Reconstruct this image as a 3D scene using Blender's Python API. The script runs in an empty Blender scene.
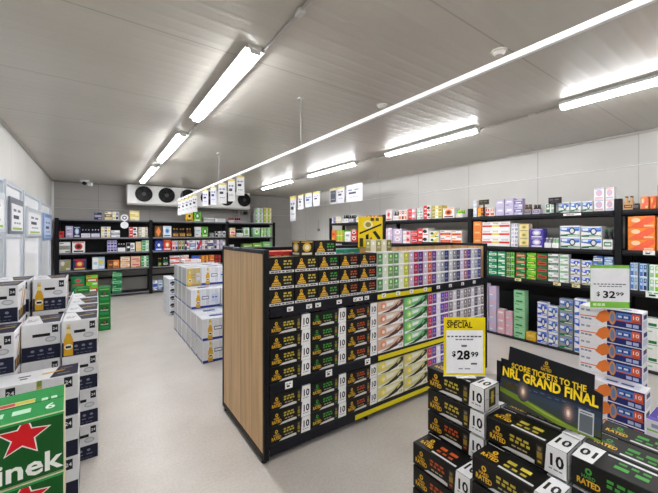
import bpy, math, random
from mathutils import Vector, Matrix
R = random.Random(7)
sc = bpy.context.scene
COL = sc.collection

# ------------------------------------------------------------------ camera maths
H = 1.6; F = 330.0; CX = 329.0; HY = 234.0
TH = math.atan(231/330.0); SN, CS = math.sin(TH), math.cos(TH)
def dirx(px):
    u = (px-CX)/F
    return SN+u*CS, CS-u*SN
def X_on_Y(px, Y):
    a, b = dirx(px); return Y*a/b
def Y_on_X(px, X):
    a, b = dirx(px); return X*b/a

# ------------------------------------------------------------------ materials
def lin(c):
    def f(v):
        v /= 255.0
        return v/12.92 if v <= .04045 else ((v+.055)/1.055)**2.4
    return (f(c[0]), f(c[1]), f(c[2]), 1.0)
MATS = {}
def new_mat(name):
    m = bpy.data.materials.new(name); m.use_nodes = True
    nt = m.node_tree; b = nt.nodes['Principled BSDF']
    MATS[name] = m
    return m, nt, b
def printed(name, rough, spec=.4, metal=0, coat=0, noise=.06):
    m, nt, b = new_mat(name)
    a = nt.nodes.new('ShaderNodeAttribute'); a.attribute_name = 'Col'
    tc = nt.nodes.new('ShaderNodeTexCoord')
    n = nt.nodes.new('ShaderNodeTexNoise'); n.inputs['Scale'].default_value = 30
    nt.links.new(tc.outputs['Object'], n.inputs['Vector'])
    mr = nt.nodes.new('ShaderNodeMapRange'); mr.inputs['To Min'].default_value = 1-noise; mr.inputs['To Max'].default_value = 1+noise
    nt.links.new(n.outputs['Fac'], mr.inputs['Value'])
    mx = nt.nodes.new('ShaderNodeVectorMath'); mx.operation = 'MULTIPLY'
    nt.links.new(a.outputs['Color'], mx.inputs[0]); nt.links.new(mr.outputs['Result'], mx.inputs[1])
    nt.links.new(mx.outputs['Vector'], b.inputs['Base Color'])
    b.inputs['Roughness'].default_value = rough; b.inputs['Specular IOR Level'].default_value = spec
    b.inputs['Metallic'].default_value = metal; b.inputs['Coat Weight'].default_value = coat
    return m
printed('card', .45, .3)
printed('film', .2, .5)
printed('can_metal', .28, .5, .35)
printed('black_steel', .5, .25)
printed('white_metal', .35, .5)
printed('paper', .6, .2)

def mod_line(nt, coord, period, width):
    """1 on thin joint lines every PERIOD along a coordinate."""
    d = nt.nodes.new('ShaderNodeMath'); d.operation = 'DIVIDE'; d.inputs[1].default_value = period
    nt.links.new(coord, d.inputs[0])
    f = nt.nodes.new('ShaderNodeMath'); f.operation = 'FRACT'; nt.links.new(d.outputs[0], f.inputs[0])
    l = nt.nodes.new('ShaderNodeMath'); l.operation = 'LESS_THAN'; l.inputs[1].default_value = width/period
    nt.links.new(f.outputs[0], l.inputs[0])
    return l.outputs[0]
def panel_mat(name, col, joints, rough, rib=None, dark=.72, spec=.4):
    m, nt, b = new_mat(name)
    tc = nt.nodes.new('ShaderNodeTexCoord'); sp = nt.nodes.new('ShaderNodeSeparateXYZ')
    nt.links.new(tc.outputs['Object'], sp.inputs[0])
    fac = None
    for ax, per, wid in joints:
        l = mod_line(nt, sp.outputs[ax], per, wid)
        if fac is None: fac = l
        else:
            mm = nt.nodes.new('ShaderNodeMath'); mm.operation = 'MAXIMUM'
            nt.links.new(fac, mm.inputs[0]); nt.links.new(l, mm.inputs[1]); fac = mm.outputs[0]
    n = nt.nodes.new('ShaderNodeTexNoise'); n.inputs['Scale'].default_value = .9; n.inputs['Detail'].default_value = 4
    nt.links.new(tc.outputs['Object'], n.inputs['Vector'])
    cr = nt.nodes.new('ShaderNodeValToRGB')
    c = lin(col)
    cr.color_ramp.elements[0].color = (c[0]*.93, c[1]*.93, c[2]*.93, 1); cr.color_ramp.elements[1].color = (c[0]*1.05, c[1]*1.05, c[2]*1.05, 1)
    cr.color_ramp.elements[0].position = .3; cr.color_ramp.elements[1].position = .7
    nt.links.new(n.outputs['Fac'], cr.inputs['Fac'])
    mix = nt.nodes.new('ShaderNodeMix'); mix.data_type = 'RGBA'
    nt.links.new(cr.outputs['Color'], mix.inputs['A']); mix.inputs['B'].default_value = (c[0]*dark, c[1]*dark, c[2]*dark, 1)
    nt.links.new(fac, mix.inputs['Factor']); nt.links.new(mix.outputs['Result'], b.inputs['Base Color'])
    b.inputs['Roughness'].default_value = rough; b.inputs['Specular IOR Level'].default_value = spec
    if rib:
        ax, per = rib
        w = nt.nodes.new('ShaderNodeMath'); w.operation = 'MULTIPLY'; w.inputs[1].default_value = 2*math.pi/per
        nt.links.new(sp.outputs[ax], w.inputs[0])
        s = nt.nodes.new('ShaderNodeMath'); s.operation = 'SINE'; nt.links.new(w.outputs[0], s.inputs[0])
        p = nt.nodes.new('ShaderNodeMath'); p.operation = 'POWER'; p.inputs[1].default_value = 8
        nt.links.new(s.outputs[0], p.inputs[0])
        bp = nt.nodes.new('ShaderNodeBump'); bp.inputs['Strength'].default_value = .3; bp.inputs['Distance'].default_value = .006
        nt.links.new(p.outputs[0], bp.inputs['Height']); nt.links.new(bp.outputs['Normal'], b.inputs['Normal'])
    return m
panel_mat('ceiling_panel', (197, 193, 184), [('Y', 1.2, .012)], .33, ('Y', .24), .7, .5)
panel_mat('wall_panel', (206, 204, 200), [('Y', 1.2, .012)], .4)
panel_mat('back_shade', (170, 167, 163), [('X', 1.2, .014), ('Z', .62, .008)], .4)

m, nt, b = new_mat('floor_epoxy')
tc = nt.nodes.new('ShaderNodeTexCoord')
n1 = nt.nodes.new('ShaderNodeTexNoise'); n1.inputs['Scale'].default_value = 2.2; n1.inputs['Detail'].default_value = 6; n1.inputs['Roughness'].default_value = .6
n2 = nt.nodes.new('ShaderNodeTexNoise'); n2.inputs['Scale'].default_value = 60; n2.inputs['Detail'].default_value = 3
for n in (n1, n2): nt.links.new(tc.outputs['Object'], n.inputs['Vector'])
mx = nt.nodes.new('ShaderNodeMath'); mx.operation = 'MULTIPLY_ADD'; mx.inputs[1].default_value = .5
nt.links.new(n2.outputs['Fac'], mx.inputs[0])
hf = nt.nodes.new('ShaderNodeMath'); hf.operation = 'MULTIPLY'; hf.inputs[1].default_value = .5
nt.links.new(n1.outputs['Fac'], hf.inputs[0]); nt.links.new(hf.outputs[0], mx.inputs[2])
cr = nt.nodes.new('ShaderNodeValToRGB')
cr.color_ramp.elements[0].position = .3; cr.color_ramp.elements[0].color = lin((178, 171, 164))
cr.color_ramp.elements[1].position = .7; cr.color_ramp.elements[1].color = lin((206, 200, 194))
nt.links.new(mx.outputs[0], cr.inputs['Fac']); nt.links.new(cr.outputs['Color'], b.inputs['Base Color'])
b.inputs['Roughness'].default_value = .36; b.inputs['Specular IOR Level'].default_value = .5

m, nt, b = new_mat('oak_laminate')
tc = nt.nodes.new('ShaderNodeTexCoord'); mp = nt.nodes.new('ShaderNodeMapping'); mp.inputs['Scale'].default_value = (9, 9, .7)
nz = nt.nodes.new('ShaderNodeTexNoise'); nz.inputs['Scale'].default_value = 2.2; nz.inputs['Detail'].default_value = 6
nt.links.new(tc.outputs['Object'], mp.inputs['Vector']); nt.links.new(mp.outputs['Vector'], nz.inputs['Vector'])
cr = nt.nodes.new('ShaderNodeValToRGB')
cr.color_ramp.elements[0].position = .3; cr.color_ramp.elements[0].color = lin((198, 160, 112))
cr.color_ramp.elements[1].position = .72; cr.color_ramp.elements[1].color = lin((228, 192, 142))
nt.links.new(nz.outputs['Fac'], cr.inputs['Fac'])
sp = nt.nodes.new('ShaderNodeSeparateXYZ'); nt.links.new(tc.outputs['Object'], sp.inputs[0])
jl = mod_line(nt, sp.outputs['Y'], .232, .006)
mix = nt.nodes.new('ShaderNodeMix'); mix.data_type = 'RGBA'; mix.inputs['B'].default_value = lin((134, 104, 70))
nt.links.new(jl, mix.inputs['Factor']); nt.links.new(cr.outputs['Color'], mix.inputs['A'])
nt.links.new(mix.outputs['Result'], b.inputs['Base Color']); b.inputs['Roughness'].default_value = .45

def emit(name, col, s):
    m, nt, b = new_mat(name)
    b.inputs['Base Color'].default_value = lin((240, 240, 240))
    b.inputs['Emission Color'].default_value = lin(col); b.inputs['Emission Strength'].default_value = s
emit('tube_diffuser', (252, 253, 255), 34.0)
emit('glow_glass', (226, 234, 246), .1)  # faint glow put into the panes, standing for a bright space beyond
MATS['glow_glass'].node_tree.nodes['Principled BSDF'].inputs['Roughness'].default_value = .12

# ------------------------------------------------------------------ mesh builder
class MB:
    def __init__(s): s.v = []; s.f = []; s.c = []; s.m = []; s.mats = []; s.sm = []
    def mi(s, mat):
        if mat not in s.mats: s.mats.append(mat)
        return s.mats.index(mat)
    def face(s, pts, col, mat='card', smooth=False):
        b = len(s.v); s.v.extend([tuple(p) for p in pts]); s.f.append(tuple(range(b, b+len(pts)))); s.c.append(col); s.m.append(s.mi(mat)); s.sm.append(smooth)
    def mesh_faces(s, verts, faces, col, mat='card', smooth=False):
        b = len(s.v); s.v.extend(verts); k = s.mi(mat)
        for f in faces: s.f.append(tuple(b+i for i in f)); s.c.append(col); s.m.append(k); s.sm.append(smooth)
    def box(s, x0, x1, y0, y1, z0, z1, col=(200, 200, 200), mat='card', ch=0.0, faces=None):
        """box with chamfered edges; FACES may give colours for some sides."""
        fc = faces or {}
        if ch <= 0:
            V = [(x, y, z) for x in (x0, x1) for y in (y0, y1) for z in (z0, z1)]
            b = len(s.v); s.v.extend(V); k = s.mi(mat)
            for nm, q in (('left', (0, 1, 3, 2)), ('right', (4, 6, 7, 5)), ('front', (0, 4, 5, 1)), ('back', (2, 3, 7, 6)), ('bottom', (0, 2, 6, 4)), ('top', (1, 5, 7, 3))):
                s.f.append(tuple(b+i for i in q)); s.c.append(fc.get(nm, col)); s.m.append(k); s.sm.append(False)
            return
        cx, cy, cz = (x0+x1)/2, (y0+y1)/2, (z0+z1)/2; hx, hy, hz = (x1-x0)/2, (y1-y0)/2, (z1-z0)/2
        b = len(s.v); idx = {}; k = s.mi(mat)
        for sx in (-1, 1):
            for sy in (-1, 1):
                for sz in (-1, 1):
                    for a in range(3):
                        h = [hx-ch, hy-ch, hz-ch]; h[a] += ch
                        idx[(sx, sy, sz, a)] = len(s.v)
                        s.v.append((cx+sx*h[0], cy+sy*h[1], cz+sz*h[2]))
        def add(q, nrm, c):
            p = [Vector(s.v[i]) for i in q]
            if (p[1]-p[0]).cross(p[2]-p[0]).dot(Vector(nrm)) < 0: q = q[::-1]
            s.f.append(tuple(q)); s.c.append(c); s.m.append(k); s.sm.append(False)
        names = {(0, -1): 'left', (0, 1): 'right', (1, -1): 'front', (1, 1): 'back', (2, -1): 'bottom', (2, 1): 'top'}
        for a in range(3):
            o1, o2 = [i for i in range(3) if i != a]
            for sg in (-1, 1):
                q = []
                for (s1, s2) in ((-1, -1), (1, -1), (1, 1), (-1, 1)):
                    t = [0, 0, 0]; t[a] = sg; t[o1] = s1; t[o2] = s2; q.append(idx[(*t, a)])
                n = [0, 0, 0]; n[a] = sg; add(q, n, fc.get(names[(a, sg)], col))
            for s1 in (-1, 1):
                for s2 in (-1, 1):
                    q = []
                    for (sa, ax) in ((-1, o1), (1, o1), (1, o2), (-1, o2)):
                        t = [0, 0, 0]; t[a] = sa; t[o1] = s1; t[o2] = s2; q.append(idx[(*t, ax)])
                    n = [0, 0, 0]; n[o1] = s1; n[o2] = s2; add(q, n, col)
        for sx in (-1, 1):
            for sy in (-1, 1):
                for sz in (-1, 1):
                    add([idx[(sx, sy, sz, a)] for a in range(3)], (sx, sy, sz), col)
    def tube(s, p0, p1, r, col, mat='white_metal', n=10, r1=None, caps=True):
        p0, p1 = Vector(p0), Vector(p1); d = (p1-p0).normalized()
        a = d.orthogonal().normalized(); bb = d.cross(a); r1 = r if r1 is None else r1
        V = []
        for p, rr in ((p0, r), (p1, r1)):
            for i in range(n):
                t = 2*math.pi*i/n; V.append(tuple(p+(a*math.cos(t)+bb*math.sin(t))*rr))
        Fs = [(i, (i+1) % n, n+(i+1) % n, n+i) for i in range(n)]
        s.mesh_faces(V, Fs, col, mat, True)
        if caps:
            s.face(V[:n][::-1], col, mat); s.face(V[n:], col, mat)
    def lathe(s, prof, cx, cy, n=12, mat='card'):
        """PROF: (radius, z, colour of the band that ends here)"""
        for k in range(len(prof)-1):
            r0, z0, _ = prof[k]; r1, z1, c = prof[k+1]
            V = []
            for r, z in ((r0, z0), (r1, z1)):
                for i in range(n):
                    t = 2*math.pi*(i+.5)/n; V.append((cx+r*math.cos(t), cy+r*math.sin(t), z))
            s.mesh_faces(V, [(i, (i+1) % n, n+(i+1) % n, n+i) for i in range(n)], c, mat, True)
    def mesh(s, name):
        me = bpy.data.meshes.new(name); me.from_pydata(s.v, [], s.f)
        for mt in s.mats: me.materials.append(MATS[mt])
        me.polygons.foreach_set('material_index', s.m); me.polygons.foreach_set('use_smooth', s.sm)
        at = me.color_attributes.new('Col', 'FLOAT_COLOR', 'CORNER')
        arr = []; cache = {}
        for f, c in zip(s.f, s.c):
            L = cache.get(c) or cache.setdefault(c, lin(c))
            arr.extend(L*len(f))
        at.data.foreach_set('color', arr); me.update()
        return me
    def build(s, name, parent=None, loc=(0, 0, 0), rz=0):
        return link(name, s.mesh(name), parent, loc, rz)
def link(name, me, parent=None, loc=(0, 0, 0), rz=0):
    o = bpy.data.objects.new(name, me); COL.objects.link(o); o.location = loc; o.rotation_euler = (0, 0, rz)
    if parent is not None: o.parent = parent
    return o
def empty(name, loc=(0, 0, 0), rz=0):
    o = bpy.data.objects.new(name, None); COL.objects.link(o); o.location = loc; o.rotation_euler = (0, 0, rz); o.empty_display_size = .05
    return o
LABELS = {}
def tag(o, label, cat, group=None):
    o['label'] = label; o['category'] = cat
    if group: o['group'] = group
    n = len(label.split())
    if not 4 <= n <= 16: print('LABEL WORDS', n, label)
    if label in LABELS: print('LABEL REPEATED', label)
    LABELS[label] = 1
    return o
def struct(o): o['kind'] = 'structure'; return o

# ------------------------------------------------------------------ lettering
TXT = {}
def glyphs(s, bold=.0):
    k = (s, bold)
    if k not in TXT:
        cu = bpy.data.curves.new('lettering', 'FONT'); cu.body = s; cu.size = 1; cu.resolution_u = 2; cu.offset = bold
        ob = bpy.data.objects.new('lettering', cu); COL.objects.link(ob)
        dg = bpy.context.evaluated_depsgraph_get(); dg.update()
        me = bpy.data.meshes.new_from_object(ob.evaluated_get(dg))
        V = [(v.co.x, v.co.y) for v in me.vertices]; P = [tuple(p.vertices) for p in me.polygons]
        bpy.data.objects.remove(ob); bpy.data.curves.remove(cu); bpy.data.meshes.remove(me)
        x0 = min(v[0] for v in V); x1 = max(v[0] for v in V)
        TXT[k] = ([(x-x0, y) for x, y in V], P, x1-x0)
    return TXT[k]

class Art:
    """flat print on one side of a box: u to the right, v up, layered outward a fraction of a millimetre each."""
    def __init__(s, mb, side, w, d, h, mat='card', z0=0.0):
        s.mb = mb; s.mat = mat; s.k = 0
        s.o, s.u, s.v, s.n = {
            'front': ((-w/2, -d/2, z0), (1, 0, 0), (0, 0, 1), (0, -1, 0)),
            'back': ((w/2, d/2, z0), (-1, 0, 0), (0, 0, 1), (0, 1, 0)),
            'left': ((-w/2, d/2, z0), (0, -1, 0), (0, 0, 1), (-1, 0, 0)),
            'right': ((w/2, -d/2, z0), (0, 1, 0), (0, 0, 1), (1, 0, 0)),
            'top': ((-w/2, -d/2, z0+h), (1, 0, 0), (0, 1, 0), (0, 0, 1)),
        }[side]
        s.o, s.u, s.v, s.n = map(Vector, (s.o, s.u, s.v, s.n))
        s.W = {'front': w, 'back': w, 'left': d, 'right': d, 'top': w}[side]; s.H = d if side == 'top' else h
    def P(s, u, v): return tuple(s.o+s.u*u+s.v*v+s.n*(.0003+.00016*s.k))
    def poly(s, pts, col): s.mb.face([s.P(*p) for p in pts], col, s.mat); s.k += 1
    def rect(s, u0, v0, u1, v1, col): s.poly([(u0, v0), (u1, v0), (u1, v1), (u0, v1)], col)
    def rel(s, u0, v0, u1, v1, col): s.rect(u0*s.W, v0*s.H, u1*s.W, v1*s.H, col)
    def rpoly(s, pts, col): s.poly([(a*s.W, b*s.H) for a, b in pts], col)
    def ell(s, cu, cv, ru, rv, col, n=14): s.poly([(cu+ru*math.cos(2*math.pi*i/n), cv+rv*math.sin(2*math.pi*i/n)) for i in range(n)], col)
    def star(s, cu, cv, r, col, rot=90, inner=.42, vmax=None):
        pts = []
        for i in range(10):
            a = math.radians(rot+36*i); q = r if i % 2 == 0 else r*inner
            pts.append((cu+q*math.cos(a), cv+q*math.sin(a)))
        if vmax is not None:                                # the print runs over the carton's edge: cut the tip level
            q = []
            for i, p in enumerate(pts):
                if p[1] <= vmax: q.append(p); continue
                for o in (pts[i-1], pts[(i+1) % 10]):
                    t = (vmax-o[1])/(p[1]-o[1]); q.append((o[0]+(p[0]-o[0])*t, vmax))
            pts = q
        n = len(pts); base = [s.P(cu, cv)]+[s.P(*p) for p in pts]
        s.mb.mesh_faces(base, [(0, 1+i, 1+(i+1) % n) for i in range(n)], col, s.mat); s.k += 1
    def text(s, t, u, v, h, col, al='c', width=None, bold=.0, shear=0.0, rot=0.0):
        V, Pn, w = glyphs(t, bold); sy = h/.69; sx = sy if width is None else width/w
        off = {'c': -w*sx/2, 'l': 0, 'r': -w*sx}[al]; c, q = math.cos(rot), math.sin(rot)
        pts = []
        for x, y in V:
            a = off+x*sx+y*sy*shear; b = y*sy
            pts.append(s.P(u+a*c-b*q, v+a*q+b*c))
        s.mb.mesh_faces(pts, Pn, col, s.mat); s.k += 1
    def dashes(s, u0, v, u1, h, col, n=3, seed=1):
        """illegible small print as a broken row"""
        r = random.Random(seed); x = u0; L = (u1-u0)/n; first = s.k
        for i in range(n):
            s.k = first
            l = L*r.uniform(.6, .88); s.rect(x, v, x+l, v+h, col); x += L
        s.k = first+1

# ------------------------------------------------------------------ kinds of goods
class Kind: pass
def kind(name, cat, desc, w, d, h, mb=None, parts=(), meshname=None):
    k = Kind(); k.name = name; k.cat = cat; k.desc = desc; k.w, k.d, k.h = w, d, h
    k.mesh = mb.mesh(meshname or name); k.parts = [(n, p.mesh(n), lab) for n, p, lab in parts]; k.proto = None
    return k
def put(k, x, y, z, rz, label, group, jit=.006, sz=1):
    rz += R.uniform(-jit, jit)
    if k.proto is None:
        o = link(k.name, k.mesh, None)
        for n, pm, lab in k.parts:
            c = link(n, pm, o)
            if lab: c['label'] = lab
        k.proto = o
    else:
        o = k.proto.copy(); COL.objects.link(o)
        for ch in k.proto.children:
            c = ch.copy(); COL.objects.link(c); c.parent = o
    o.location = (x+R.uniform(-.0015, .0015), y+R.uniform(-.0015, .0015), z); o.rotation_euler = (0, 0, rz)
    if sz != 1: o.scale = (1, 1, sz)
    return tag(o, label, k.cat, group)
ORD = ['first', 'second', 'third', 'fourth', 'fifth', 'sixth', 'seventh', 'eighth', 'ninth', 'tenth', 'eleventh', 'twelfth', 'thirteenth', 'fourteenth', 'fifteenth', 'sixteenth', 'seventeenth', 'eighteenth', 'nineteenth', 'twentieth']
def tier(t, n):
    if n == 1: return 'single'
    if t == 0: return 'bottom'
    if t == n-1: return 'topmost'
    return ORD[t]+' up' if n > 3 else 'middle'
def stack(k, x, y, z, n, rz, where, group, gap=.0015, sz=1):
    for t in range(n):
        lab = f"{k.desc}, {tier(t, n)} {where}" if n > 1 else f"{k.desc}, {where.replace('in ', '', 1) if where.startswith('in ') else where}"
        put(k, x, y, z+.001+t*(k.h*sz+gap), rz, lab, group, sz=sz)

WHITE = (238, 238, 238); BLK = (8, 8, 9); NAVY = (24, 28, 52); GOLD = (226, 176, 44); GREY = (120, 120, 122)

def emblem(a, u, v, s, col=GOLD, name=True, accent=None):
    """little fruit above two stacked lines of lettering"""
    a.ell(u, v+.86*s, .16*s, .2*s, accent or col, 10); a.ell(u, v+.86*s, .07*s, .1*s, BLK, 8)
    if name:
        a.text('HARD', u, v+.42*s, .2*s, accent or col, 'c', .62*s, .02)
        a.text('RATED', u, v, .34*s, col, 'c', 1.05*s, .03)
    else:
        a.poly([(u-.3*s, v+.42*s), (u+.3*s, v+.42*s), (u+.2*s, v+.66*s), (u-.2*s, v+.66*s)], col)
        a.poly([(u-.56*s, v), (u+.56*s, v), (u+.4*s, v+.36*s), (u-.4*s, v+.36*s)], col); a.dashes(u-.42*s, v+.12*s, u+.44*s, .08*s, (90, 66, 16), 4, 5)

FLAV = {'gold': ((190, 172, 60), 'gold'), 'green': ((64, 150, 56), 'green'), 'orange': ((186, 80, 34), 'orange')}
def ten_pack(fl):
    c, nm = FLAV[fl]; w, d, h = .336, .135, .1215
    mb = MB(); mb.box(-w/2, w/2, -d/2, d/2, 0, h, BLK, 'card', .0025, {'right': (205, 205, 206), 'left': (60, 60, 62)})
    for side in ('front', 'back'):
        a = Art(mb, side, w, d, h)
        emblem(a, .056, .022, .07, GOLD, True, c if fl == 'green' else None)
        a.poly([(.075, .004), (.215, .004), (.215, .02), (.19, .024), (.1, .018)], (206, 206, 208))
        a.dashes(.112, .076, .2, .012, c, 3, 3); a.dashes(.112, .056, .205, .013, c, 4, 4); a.dashes(.12, .034, .19, .007, (170, 160, 120), 3, 5)
        a.rect(.222, .012, .248, .1, (52, 46, 34)); a.rect(.225, .04, .245, .07, (150, 122, 44)); a.rect(.228, .075, .242, .092, (120, 110, 90)); a.rect(.228, .02, .242, .03, c)
        a.poly([(.254, 0), (w-.002, 0), (w-.002, h), (.262, h)], (232, 232, 234))
        a.text('10', .3, .04, .05, BLK, 'c', .05, .03)
        a.dashes(.27, .022, .325, .006, GREY, 3, 8)
    a = Art(mb, 'top', w, d, h)
    a.poly([(.262, 0), (w-.002, 0), (w-.002, d), (.268, d)], (230, 230, 232)); a.text('10', .3, .042, .052, BLK, 'c', .052, .03)
    emblem(a, .06, .03, .07, GOLD, True, c if fl == 'green' else None)
    a.dashes(.12, .07, .23, .022, c, 2, 3); a.dashes(.12, .04, .22, .014, c, 3, 4); a.rect(.11, .012, .25, .024, (215, 215, 216))
    a = Art(mb, 'right', w, d, h)
    a.rect(.04, .012, .1, .108, (24, 24, 25)); a.rect(.055, .022, .085, .1, (70, 62, 40)); a.rect(.058, .03, .082, .092, c); a.rect(.058, .052, .082, .072, GOLD)
    fl_mb = MB(); fl_mb.box(w/2, w/2+.0015, -d/2+.006, d/2-.006, h*.5, h*.5+.002, (150, 150, 150), 'card')
    return kind('ten_can_carton', 'carton', f'black {nm} ten-can carton', w+.002, d, h, mb, [('end_flap', fl_mb, None)])
TEN = {f: ten_pack(f) for f in FLAV}
def six_pack(fl):
    c, nm = FLAV[fl]; w, d, h = .198, .132, .1135
    mb = MB(); mb.box(-w/2, w/2, -d/2, d/2, 0, h, BLK, 'card', .002)
    a = Art(mb, 'front', w, d, h)
    a.rect(.002, .002, w-.002, .02, (216, 216, 218)); a.dashes(.012, .006, w-.01, .009, (70, 70, 74), 6, 2)
    emblem(a, .054, .026, .07, (216, 166, 44), False, None)
    a.dashes(.112, .078, .182, .012, c, 2, 3); a.dashes(.11, .058, .185, .012, c, 3, 4); a.dashes(.115, .036, .175, .008, (170, 165, 150), 3, 6)
    a = Art(mb, 'top', w, d, h); emblem(a, .06, .03, .06); a.rect(.1, .03, .18, .05, c)
    a = Art(mb, 'left', w, d, h); emblem(a, .066, .034, .06)
    return kind('six_can_carton', 'carton', f'black six-can carton with {nm} print', w, d, h, mb)
SIX = {f: six_pack(f) for f in FLAV}

def mixed_ten(nm, base, dark, blob, desc, bright=WHITE, pid=0):
    """pale ten-can carton with a dark diagonal swoosh and a row of can pictures"""
    w, d, h = .332, .135, .1165
    mb = MB(); mb.box(-w/2, w/2, -d/2, d/2, 0, h, base, 'card', .0025)
    a = Art(mb, 'front', w, d, h)
    a.rpoly([(.02, .04), (.98, .04), (.98, .42), (.02, .2)], bright); a.rpoly([(.3, .5), (.62, .62), (.8, .96), (.3, .96)], tuple(int(v*.5+118) for v in base))
    a.rpoly([(.1, .07), (.42, .07), (.74, .26), (.985, .62), (.985, .93), (.9, .95), (.64, .5), (.4, .24)], dark); a.rpoly([(.72, .5), (.8, .56), (.9, .8), (.82, .8)], base)
    a.ell(.2*w, .62*h, .1*w, .28*h, blob); a.ell(.22*w, .6*h, .05*w, .14*h, bright)
    a.rpoly([(.34, .56), (.56, .62), (.62, .86), (.34, .8)], bright)
    a.rel(.8, .1, .97, .4, bright); a.text('10', .885*w, .15*h, .022, dark, 'c', .032, .01)
    return kind('ten_can_carton', 'carton', desc, w, d, h, mb)
PEACH = mixed_ten('peach', (206, 172, 152), (78, 50, 44), (226, 140, 92), 'peach ten-can carton')
LIMEK = mixed_ten('lime', (112, 188, 122), (34, 66, 44), (170, 220, 70), 'green ten-can carton')
LEMON = mixed_ten('lemon', (206, 200, 140), (40, 38, 30), (240, 214, 40), 'lemon yellow ten-can carton', (232, 230, 214))
def can_wrap(desc, cans, base=(228, 226, 232), w=.33, d=.135, h=.1165, name='can_carton', seed=0):
    """carton printed with a row of upright cans"""
    mb = MB(); mb.box(-w/2, w/2, -d/2, d/2, 0, h, base, 'card', .0025)
    for side in ('front', 'left'):
        a = Art(mb, side, w, d, h); W = a.W; n = len(cans) if side == 'front' else 2; L = W/n
        for i in range(n):
            c = cans[i % len(cans)]; k0 = a.k
            a.rect(i*L+.02*L, .08*h, i*L+.98*L, .95*h, c); a.rect(i*L+.2*L, .34*h, i*L+.8*L, .5*h, tuple(int(v*.5+110) for v in c)); a.rect(i*L+.35*L, .6*h, i*L+.65*L, .8*h, tuple(min(255, int(v*1.6+30)) for v in c))
            a.k = k0+1
        a.rect(.02*W, .01*h, .98*W, .09*h, (250, 250, 250))
    a = Art(mb, 'top', w, d, h); a.rel(.1, .3, .9, .7, cans[0])
    return kind(name, 'carton', desc, w, d, h, mb)
PURP10 = can_wrap('white ten-can carton with purple cans', [(176, 48, 78), (92, 62, 140), (236, 228, 240), (84, 66, 150), (120, 60, 130)])
GREY10 = can_wrap('white ten-can carton with grey cans', [(120, 116, 128), (210, 206, 214), (86, 80, 96), (190, 186, 196), (130, 120, 120)])
def six_cans(desc, cans, base=(226, 224, 230)):
    return can_wrap(desc, cans, base, .198, .132, .1135, 'six_can_carton')
S_GRN = six_cans('pale green six-can carton', [(84, 130, 84), (214, 222, 206), (110, 150, 84)])
S_LEM = six_cans('lemon green six-can carton', [(96, 140, 96), (226, 232, 214), (190, 196, 60)])
S_PUR = six_cans('purple and red six-can carton', [(196, 180, 206), (156, 36, 70), (78, 44, 116)])
S_ORA = six_cans('purple and orange six-can carton', [(200, 186, 206), (186, 84, 70), (92, 54, 124)])
S_NAV = six_cans('white six-can carton with navy cans', [(206, 206, 214), (150, 156, 168), (44, 52, 98)])
S_GRY = six_cans('white six-can carton with grey cans', [(196, 196, 206), (124, 126, 124), (50, 54, 90)])
S_VIO = six_cans('white six-can carton with violet cans', [(206, 200, 220), (150, 100, 120), (74, 48, 128)])
S_BLU = six_cans('white six-can carton with blue cans', [(206, 208, 220), (140, 150, 160), (56, 66, 132)])

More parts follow.
